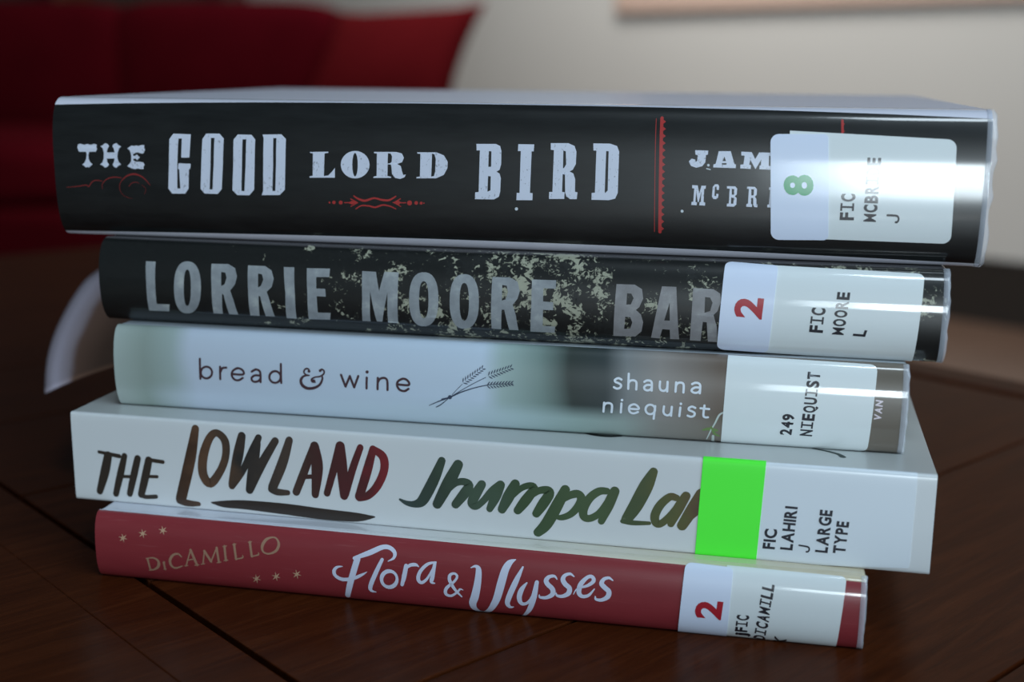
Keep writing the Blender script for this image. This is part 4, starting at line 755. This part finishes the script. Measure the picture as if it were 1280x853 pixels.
paper_m = flat('white_book_pages', (.72, .69, .60), .8)
def pages_mat():
    t = NT('stacked_page_edges'); tc = t.n('ShaderNodeTexCoord'); n1 = t.noise(tc.outputs['Object'], 40, 2, .5, 0, (.4, .4, 90))
    t.set(t.mix(n1, (.62, .58, .48), (.80, .77, .68)), .85); return t.m
PAGES = pages_mat()
def case(i, spine_m, cover_m, W, board, hard=True, groups=None):
    """spine shell, two boards and the block of pages of one book, in the book's own frame"""
    b = BOOKS[i]; sp_ = Spine(b); root = empty('book', (b['cx'], b['cy'], b['z']*.001), b['yaw']); L = b['L']; T = b['T']
    # spine shell
    nv, nu = 48, 40; bm = bmesh.new(); uvl = bm.loops.layers.uv.new('UVMap'); out = {}; inn = {}; th = 1.1 if hard else .45
    for a in range(nu+1):
        for c in range(nv+1):
            u = -L/2+L*a/nu; v = sp_.S*c/nv
            out[a, c] = bm.verts.new(sp_.P(u, v)); q, z = sp_.at(v); f = 1-th*2/T
            inn[a, c] = bm.verts.new(Vector((u, -max(-.02, q-th if 0 < c < nv else 0), T/2+(z-T/2)*f))*.001)
    def quad(vs_, uvs, mi=0):
        f = bm.faces.new(vs_); f.material_index = mi; f.smooth = True
        for l, t_ in zip(f.loops, uvs): l[uvl].uv = (t_[0]/100, t_[1]/100)
    for a in range(nu):
        for c in range(nv):
            g = lambda A, C_: (-L/2+L*A/nu, sp_.S*C_/nv)
            quad((out[a, c], out[a+1, c], out[a+1, c+1], out[a, c+1]), (g(a, c), g(a+1, c), g(a+1, c+1), g(a, c+1)))
            quad((inn[a, c+1], inn[a+1, c+1], inn[a+1, c], inn[a, c]), (g(a, c),)*4, 1)
    for c in range(nv):
        for A in (0, nu):
            vs_ = (out[A, c], out[A, c+1], inn[A, c+1], inn[A, c]); quad(vs_ if A else vs_[::-1], ((0, sp_.S*c/nv),)*4, 1)
    for a in range(nu):
        quad((out[a, 0], inn[a, 0], inn[a+1, 0], out[a+1, 0]), ((0, 0),)*4, 1); quad((out[a, nv], out[a+1, nv], inn[a+1, nv], inn[a, nv]), ((0, 0),)*4, 1)
    for e in bm.edges:
        if len({f.material_index for f in e.link_faces}) > 1: e.smooth = False
    me_sp = link('spine', bm, [spine_m, cover_m[1]], root)
    # boards
    for nm, z0, z1, mt in (('front_cover', T-board, T, cover_m[0]), ('back_cover', 0, board, cover_m[1])):
        bm = bmesh.new(); box(bm, -L/2*.001, L/2*.001, 0, W*.001, z0*.001, z1*.001, min(.0009, board*.00035)); link(nm, bm, mt, root)
    # pages
    ins = 3.0 if hard else .15; bm = bmesh.new(); z0, z1 = board+.02, T-board-.02; n = 14; rows = []
    for k in range(n+1):
        f = k/n; z = z0+(z1-z0)*f; bow = math.sin(math.pi*f)
        y0 = -(b['b']-1.6)*bow*.9 if hard else -.3; y1 = W-ins-(2.2*bow if hard else 0)
        rows.append([bm.verts.new(Vector(p)*.001) for p in ((-L/2+ins, y0, z), (L/2-ins, y0, z), (L/2-ins, y1, z), (-L/2+ins, y1, z))])
    bm.faces.new(rows[0][::-1]); bm.faces.new(rows[-1])
    for k in range(n):
        for j in range(4): bm.faces.new((rows[k][j], rows[k][(j+1) % 4], rows[k+1][(j+1) % 4], rows[k+1][j]))
    link('page_block', bm, PAGES, root)
    return root, sp_, me_sp
def prints(i, root, spn, mats, offs=None):
    for nm, sh in PRINT[i].items():
        if nm.endswith('sticker') or nm in ('sticker_text', 'sticker_digit'): continue
        nm = nm.split('|')[0]; wrap(nm, faces_of(sh), spn, (offs or {}).get(nm, .05), mats[nm], root)
def film(name, col, rough=.45): return flat(name, col, rough, 1.0, FILM['coat_rough'])
label_m = film('white_paper_label', (.74, .79, .80)); vol_m = film('bluish_white_volume_label', (.71, .78, .94))
black_ink = film('black_label_ink', (.012, .012, .02)); red_ink = film('red_numeral_ink', (.42, .006, .02)); green_ink = film('green_numeral_ink', (.02, .33, .12))

# ---- topmost book
t = NT('black_jacket_with_white_edges'); vec, u, v = t.uv()
u2 = t.math('MULTIPLY', u, u); lo = t.math('SUBTRACT', .063, t.math('MULTIPLY', u2, .0135)); hi = t.math('SUBTRACT', .4265, t.math('MULTIPLY', u2, .018))
mask = t.math('MULTIPLY', t.math('GREATER_THAN', v, lo), t.math('LESS_THAN', v, hi))
n1 = t.noise(vec, 6, 5, .65, .3, (1, 5, 1)); n2 = t.noise(vec, 120, 2, .7)
blk = t.ramp(n1, [(.35, (.003, .004, .0045)), (.7, (.009, .0105, .011))]); blk = t.mix(t.math('MULTIPLY', t.math('GREATER_THAN', n2, .74), .25), blk, (.06, .065, .07))
t.set(t.mix(mask, (.70, .70, .80), blk), .4, 1.0, .10); jk0 = t.m
cov0 = flat('white_jacket_cover', (.70, .69, .78), .5, .25, .2)
r0, s0, _ = case(0, jk0, (cov0, cov0), 158, 2.8)
tag(r0, 'thick black-spined book on top of the stack, green 8 on its label', 'book', 'stacked library books')
t = NT('worn_white_print'); vec, u, v = t.uv(); wn = t.noise(vec, 95, 3, .75, 0, (1.3, .8, 1)); wn2 = t.noise(vec, 9, 2)
t.set(t.mix(t.math('MULTIPLY', t.math('GREATER_THAN', t.math('ADD', wn, t.math('MULTIPLY', t.math('SUBTRACT', wn2, .5), .35)), .635), .55), (.66, .70, .82), (.10, .11, .14)), .4, 1.0, .12); pr_white = t.m
pr_dim = film('faded_red_print', (.24, .016, .016)); pr_red = film('red_print', (.42, .026, .024))
prints(0, r0, s0, dict(title_lettering=pr_white, author_lettering=pr_white, red_scroll_ornament=pr_dim, red_arrow_ornament=pr_red, red_rule=pr_red, white_scuff=flat('white_scuff_marks', (.6, .65, .7), .6)), {'red_rule': .04})
label_gloss = flat('white_paper_label_under_film', (.74, .79, .80), .45, 1.0, .065); ink_gloss = flat('black_label_ink_under_film', (.012, .012, .02), .45, 1.0, .065)
def labels(i, root, spn, call_r, vol=None, vol_r=None, vol_m_=None, digit=None, name='volume_sticker'):
    P_ = PRINT[i]
    c = sticker('call_number_sticker', P_['call_number_sticker'][0][1], call_r, spn, .14, label_m if i == 0 else label_gloss, root)
    wrap('call_number_text', faces_of(P_['sticker_text']), spn, .18, black_ink if i == 0 else ink_gloss, c)
    if vol:
        v_ = sticker(name, P_[vol][0][1], vol_r, spn, .28, vol_m_, root)
        if digit: wrap('volume_number', faces_of(P_['sticker_digit']), spn, .32, digit, v_)
labels(0, r0, s0, (0, 2, 2, 0), 'volume_sticker', (2, 1, 1.2, 2), vol_m, green_ink)
# clear film lip with a crumpled edge at the right-hand end
clear = NT('clear_library_film'); clear.set((.85, .9, 1.0), .08); clear.b.inputs['Alpha'].default_value = .22; clear.set(coat=1.0, coat_rough=.05)
def film_lip(i, root, spn, amp, seed, side=1):
    rnd = random.Random(seed); b = BOOKS[i]; bm = bmesh.new(); n = 60; prev = None
    ed = [rnd.uniform(.35, 1) for _ in range(16)]
    for k in range(n+1):
        v_ = spn.S*(.03+.94*k/n); f = k/n*15; j = min(14, int(f)); e = ed[j]+(ed[j+1]-ed[j])*(f-j)
        a = spn.P(side*(b['L']/2-1.2), v_, .12); m_ = spn.P(side*(b['L']/2+amp*e*.5), v_, .10+.18*e); c = spn.P(side*(b['L']/2+amp*e), v_, -.5*e)
        cur = [bm.verts.new(a), bm.verts.new(m_), bm.verts.new(c)]
        if prev:
            for q in range(2): bm.faces.new((prev[q], prev[q+1], cur[q+1], cur[q]) if side > 0 else (cur[q], cur[q+1], prev[q+1], prev[q]))
        prev = cur
    o = link('film_edge', bm, clear.m, root, True); md = o.modifiers.new('thickness', 'SOLIDIFY'); md.thickness = .00012; o['label'] = 'clear crumpled plastic edge'
film_lip(0, r0, s0, 1.6, 3)

# ---- second book: dark foliage jacket
t = NT('dark_foliage_jacket'); vec, u, v = t.uv()
dens = t.ramp(t.math('ADD', t.math('MULTIPLY', u, .4), .5), [(.20, (0, 0, 0)), (.30, (.35,)*3), (.42, (.5,)*3), (.50, (.9,)*3), (.58, (1,)*3), (.64, (.45,)*3), (.74, (.5,)*3), (.9, (.5,)*3)])
n1 = t.noise(vec, 17, 7, .66, .8); n2 = t.noise(vec, 60, 3, .6, 1.5); n3 = t.noise(vec, 4, 2)
wv = t.t.nodes.new('ShaderNodeTexVoronoi'); wv.inputs['Scale'].default_value = 26; wv.distance = 'MINKOWSKI'; wv.inputs['Exponent'].default_value = .55; t.l(vec, wv.inputs['Vector'])
leaf = t.math('ADD', t.math('MULTIPLY', n1, .62), t.math('MULTIPLY', n2, .38)); leaf = t.math('ADD', leaf, t.math('MULTIPLY', t.math('SUBTRACT', dens, .6), .16))
leaf = t.math('ADD', leaf, t.math('MULTIPLY', t.math('SUBTRACT', n3, .5), .22)); leaf = t.math('SUBTRACT', leaf, t.math('MULTIPLY', t.math('LESS_THAN', wv.outputs['Distance'], .42), .05))
mk = t.math('MULTIPLY', t.math('SUBTRACT', leaf, .548), 26, True)
mk = t.math('MULTIPLY', mk, t.math('GREATER_THAN', dens, .02))
base = t.mix(n2, (.003, .004, .004), (.010, .012, .012)); sky_ = t.mix(n1, (.21, .215, .16), (.44, .445, .34))
t.set(t.mix(mk, base, sky_), .4, 1.0, .07); jk1 = t.m
dark1 = film('dark_jacket_cover', (.012, .013, .014))
r1, s1, _ = case(1, jk1, (dark1, dark1), 146, 2.6)
tag(r1, 'book with dark foliage-patterned spine and grey capitals, second from the top', 'book', 'stacked library books')
t = NT('grey_translucent_print'); vec, u, v = t.uv(); n1 = t.noise(vec, 16, 5, .65); 
t.set(t.ramp(n1, [(.3, (.21, .23, .25)), (.55, (.30, .325, .345)), (.75, (.46, .49, .48))]), .4, 1.0, .11); grey1 = t.m
t = NT('mauve_grey_translucent_print'); vec, u, v = t.uv(); n1 = t.noise(vec, 16, 5, .65)
t.set(t.ramp(n1, [(.3, (.19, .185, .19)), (.55, (.25, .245, .255)), (.8, (.38, .39, .38))]), .4, 1.0, .11); grey1b = t.m
prints(1, r1, s1, dict(author_lettering=grey1, title_lettering=grey1b))
leaves = []; rl = random.Random(21)
for k in range(46):
    cu = rl.gauss(4, 15) if k % 3 else rl.uniform(-35, 56); cv = rl.uniform(4, 27); n_ = rl.randint(6, 9); a0 = rl.uniform(0, 6.28); R__ = rl.uniform(1.6, 3.2)
    for j in range(n_):
        a = a0+j*6.283/n_+rl.uniform(-.2, .2); r_ = R__*rl.uniform(.6, 1.1); ex, ey = cu+r_*math.cos(a), cv+r_*math.sin(a)
        if .5 < ey < s1.S-.5: leaves += stroke_faces([(cu, cv, .25), ((cu+ex)/2, (cv+ey)/2, .75), (ex, ey, .12)], 0)
lf = wrap('leaf_print', leaves, s1, .03, film('black_leaf_print', (.008, .010, .010)), r1); lf['kind'] = 'stuff'
labels(1, r1, s1, (0, 1.6, 0, 0), 'volume_sticker', (1.8, 1.2, 1.8, 2), vol_m, red_ink)
film_lip(1, r1, s1, .7, 5)

# ---- third book: pale photographic jacket
t = NT('pale_blurred_photo_jacket'); vec, u, v = t.uv(); wob = t.math('MULTIPLY', t.math('SUBTRACT', t.noise(vec, 2.2, 2), .5), .12); uu = t.math('ADD', t.math('ADD', u, 1.1), wob)
fac = t.math('MULTIPLY', uu, 1/2.2)
up = t.ramp(fac, [(.02, (.40, .47, .45)), (.075, (.27, .33, .30)), (.108, (.33, .41, .40)), (.135, (.49, .56, .66)), (.49, (.53, .63, .75)), (.515, (.36, .47, .46)), (.56, (.20, .28, .26)), (.595, (.030, .042, .038)), (.635, (.035, .048, .050)), (.66, (.20, .215, .22)), (.70, (.27, .25, .235)), (.77, (.14, .105, .082)), (.9, (.15, .125, .10)), (.99, (.13, .11, .085))])
dn = t.ramp(fac, [(.02, (.44, .50, .49)), (.07, (.28, .35, .32)), (.105, (.42, .50, .54)), (.135, (.52, .60, .72)), (.47, (.48, .58, .66)), (.53, (.40, .52, .54)), (.60, (.30, .40, .38)), (.66, (.28, .34, .32)), (.70, (.23, .22, .20)), (.77, (.18, .15, .12)), (.9, (.16, .13, .10)), (.99, (.13, .105, .08))])
t.set(t.mix(t.ramp(v, [(.06, (0, 0, 0)), (.10, (1, 1, 1))]), dn, up), .4, 1.0, .07); jk2 = t.m
cov2 = film('pale_grey_blue_cover', (.42, .46, .50))
r2, s2, _ = case(2, jk2, (cov2, cov2), 146, 2.5)
tag(r2, 'pale blue-white book with lowercase title and wheat drawing, middle of the stack', 'book', 'stacked library books')
plum = film('dark_plum_print', (.055, .022, .03)); ink2 = film('blue_black_drawing_ink', (.03, .045, .085))
prints(2, r2, s2, dict(title_lettering=plum, wheat_drawing=ink2, author_lettering=film('soft_white_print', (.72, .78, .86)), publisher_lettering=film('pink_white_print', (.75, .66, .72)),
       plant_print=film('pale_plant_print', (.52, .58, .55)), plant_leaf_print=film('green_plant_print', (.14, .24, .06))))
labels(2, r2, s2, (0, 1.8, 1.8, 0))
film_lip(2, r2, s2, .7, 8)

# ---- fourth book: thick white large-print paperback
t = NT('white_laminated_cover'); vec, u, v = t.uv(); n1 = t.noise(vec, 3, 3); t.set(t.mix(n1, (.62, .645, .66), (.67, .695, .71)), .42, .5, .2); jk3 = t.m
cov3 = flat('white_grey_paperback_cover', (.52, .54, .53), .4, .5, .2)
r3, s3, _ = case(3, jk3, (cov3, jk3), 150, .45, False)
tag(r3, 'white paperback with brush-lettered spine and bright green sticker, second from the bottom', 'book', 'stacked library books')
def grad(name, stops, sc=14):
    t = NT(name); vec, u, v = t.uv(); n_ = t.math('MULTIPLY', t.math('SUBTRACT', t.noise(vec, sc, 3), .5), .07)
    c = t.ramp(t.math('ADD', t.math('ADD', t.math('MULTIPLY', u, .4), .5), n_), stops); return t.set(c, .45, .4, .2).m
pos = lambda mm: .5+.4*mm/100
lowland = grad('brown_to_red_brush_print', [(pos(-105), (.030, .022, .016)), (pos(-88), (.032, .022, .015)), (pos(-79), (.055, .026, .013)), (pos(-73), (.105, .052, .028)), (pos(-68), (.07, .04, .024)), (pos(-61), (.022, .020, .018)), (pos(-50), (.058, .040, .030)), (pos(-43), (.050, .018, .015)), (pos(-38), (.062, .014, .014)), (pos(-30), (.075, .012, .014)), (pos(-22), (.20, .014, .02))])
jhumpa = grad('green_to_olive_brush_print', [(pos(-18), (.032, .055, .052)), (pos(-9), (.028, .048, .032)), (pos(2), (.05, .085, .055)), (pos(14), (.035, .070, .028)), (pos(30), (.055, .095, .038)), (pos(42), (.05, .075, .028)), (pos(50), (.085, .09, .024)), (pos(55), (.095, .072, .022)), (pos(58), (.085, .05, .022))])
prints(3, r3, s3, dict(title_lettering=lowland, author_lettering=jhumpa, underline_brush_mark=flat('dark_brown_brush_print', (.026, .017, .012), .45, .4, .2)))
call3 = sticker('call_number_sticker', PRINT[3]['call_number_sticker'][0][1], (0, .6, .6, 0), s3, .14, flat('white_label_under_tape', (.70, .76, .82), .4, .6, .2), r3)
wrap('call_number_text', faces_of(PRINT[3]['sticker_text']), s3, .18, flat('black_label_print', (.010, .011, .022), .5), call3)
gq = sticker('large_type_sticker', PRINT[3]['colour_sticker'][0][1], (0, 0, 0, 0), s3, .22, flat('fluorescent_green_label', (.085, 1.0, .045), .5), r3); gq['label'] = 'bright fluorescent green sticker'
def cover_stroke(name, pts, mat, root, zt):
    """a printed mark on the upper side of a cover, (x, y, width) in mm"""
    bm = bmesh.new(); seen = {}
    for tri in stroke_faces(pts, 0):
        vs_ = []
        for p in tri:
            k = (round(p[0], 3), round(p[1], 3))
            if k not in seen: seen[k] = bm.verts.new((p[0]*.001, p[1]*.001, zt*.001+.00004))
            if seen[k] not in vs_: vs_.append(seen[k])
        if len(vs_) > 2:
            f = bm.faces.new(vs_)
            f.normal_update()
            if f.normal.z < 0: f.normal_flip()
    return link(name, bm, mat, root)
cpm = flat('dark_cover_print', (.012, .014, .013), .45)
cover_stroke('cover_print', [(26, 13.5, .6), (29, 12.0, 1.5), (33, 11.6, 1.6), (36, 12.5, .8)], cpm, r3, 24.83)
cover_stroke('cover_print', [(84, 13.5, .6), (87.5, 12.0, 1.0), (90, 10.2, 1.2), (91, 8.2, 1.6)], flat('dark_green_cover_print', (.014, .030, .026), .45), r3, 24.83)

# ---- bottom book: red spine
t = NT('muted_red_jacket'); vec, u, v = t.uv(); n1 = t.noise(vec, 5, 4, .6, 0, (1, 6, 1)); sc_ = t.noise(vec, 16, 2, .5, .2, (.5, 9, 1))
red = t.mix(n1, (.215, .021, .029), (.275, .033, .040)); red = t.mix(t.math('MULTIPLY', t.math('SUBTRACT', sc_, .64), 1.6, True), red, (.42, .16, .16))
crm = t.ramp(t.math('ADD', t.math('MULTIPLY', u, .4), .5), [(.3, (.66, .68, .76)), (.55, (.66, .66, .60)), (.75, (.64, .58, .44)), (.9, (.60, .52, .36))])
edge = t.math('SUBTRACT', .2015, t.math('MULTIPLY', u, .0095))
t.set(t.mix(t.math('GREATER_THAN', v, edge), red, crm), .4, 1.0, .07); jk4 = t.m
t = NT('cream_jacket_cover'); tc = t.n('ShaderNodeTexCoord'); sx = t.n('ShaderNodeSeparateXYZ'); t.l(tc.outputs['Object'], sx.inputs[0])
t.set(t.ramp(t.math('ADD', t.math('MULTIPLY', sx.outputs[0], 4), .5), [(.3, (.66, .68, .76)), (.55, (.66, .66, .60)), (.75, (.64, .58, .44)), (.9, (.60, .52, .36))]), .4, 1.0, .11)
r4, s4, _ = case(4, jk4, (t.m, t.m), 138, 2.4)
tag(r4, 'thin red-spined book with white script title at the bottom of the stack', 'book', 'stacked library books')
lav = film('lavender_white_print', (.66, .70, .86)); tan = film('dull_gold_print', (.36, .20, .13))
prints(4, r4, s4, dict(title_lettering=lav, author_lettering=tan, sparkle_print=film('cream_sparkle_print', (.55, .34, .22))))
labels(4, r4, s4, (0, 1.4, 0, 0), 'volume_sticker', (1.6, 1.2, 0, 0), vol_m, red_ink)
film_lip(4, r4, s4, .5, 12)

# ---- curved paper bookmark
bm = bmesh.new(); uvl = bm.loops.layers.uv.new('UVMap')
R1, R2 = Vector((-.1075, .047, .0480)), Vector((-.1120, .140, .0560))
ARC = [Vector(p) for p in ((-.1491, .060, .0323), (-.1533, .075, .0398), (-.1549, .090, .0474), (-.1550, .110, .0554), (-.1540, .125, .0596), (-.1500, .143, .0615), (-.1350, .152, .0610), (-.1150, .150, .0570))]
na, nb = 28, 12; g = {}
def arc_at(f):
    f *= len(ARC)-1; k = min(int(f), len(ARC)-2); q = lambda j: ARC[min(max(j, 0), len(ARC)-1)]; x = f-k; a, b, c, d = q(k-1), q(k), q(k+1), q(k+2)
    return .5*((2*b)+(c-a)*x+(2*a-5*b+4*c-d)*x*x+(3*b-a-3*c+d)*x**3)
for i in range(na+1):
    for j in range(nb+1):
        a, b = i/na, j/nb; p = R1.lerp(R2, a).lerp(arc_at(a), b); p.z += .006*b*(1-b)*(1-a)
        g[i, j] = (bm.verts.new(p), (b, a))
for i in range(na):
    for j in range(nb):
        c = (g[i, j], g[i, j+1], g[i+1, j+1], g[i+1, j]); f = bm.faces.new([q[0] for q in c])
        for l, q in zip(f.loops, c): l[uvl].uv = q[1]
t = NT('printed_bookmark_paper'); vec, u, v = t.uv(); n1 = t.noise(vec, 9, 3, .6, .6)
c = t.ramp(t.math('ADD', u, t.math('MULTIPLY', t.math('SUBTRACT', n1, .5), .04)), [(.52, (.17, .095, .065)), (.74, (.20, .115, .085)), (.80, (.44, .38, .44)), (.9, (.58, .54, .66))])
lm = t.math('MULTIPLY', t.math('LESS_THAN', t.math('ABSOLUTE', t.math('SUBTRACT', v, .56)), .10), t.math('LESS_THAN', t.math('ABSOLUTE', t.math('SUBTRACT', u, .60)), .16))
lm = t.math('MULTIPLY', lm, t.math('GREATER_THAN', t.noise(vec, 14, 2, .5, 1.5), .5)); t.set(t.mix(t.math('MULTIPLY', lm, .75), c, (.06, .045, .04)), .5)
bk = link('bookmark', bm, t.m, None, True); md = bk.modifiers.new('thickness', 'SOLIDIFY'); md.thickness = .0003
tag(bk, 'white curved paper bookmark with brown print sticking out of the stack on the left', 'bookmark')
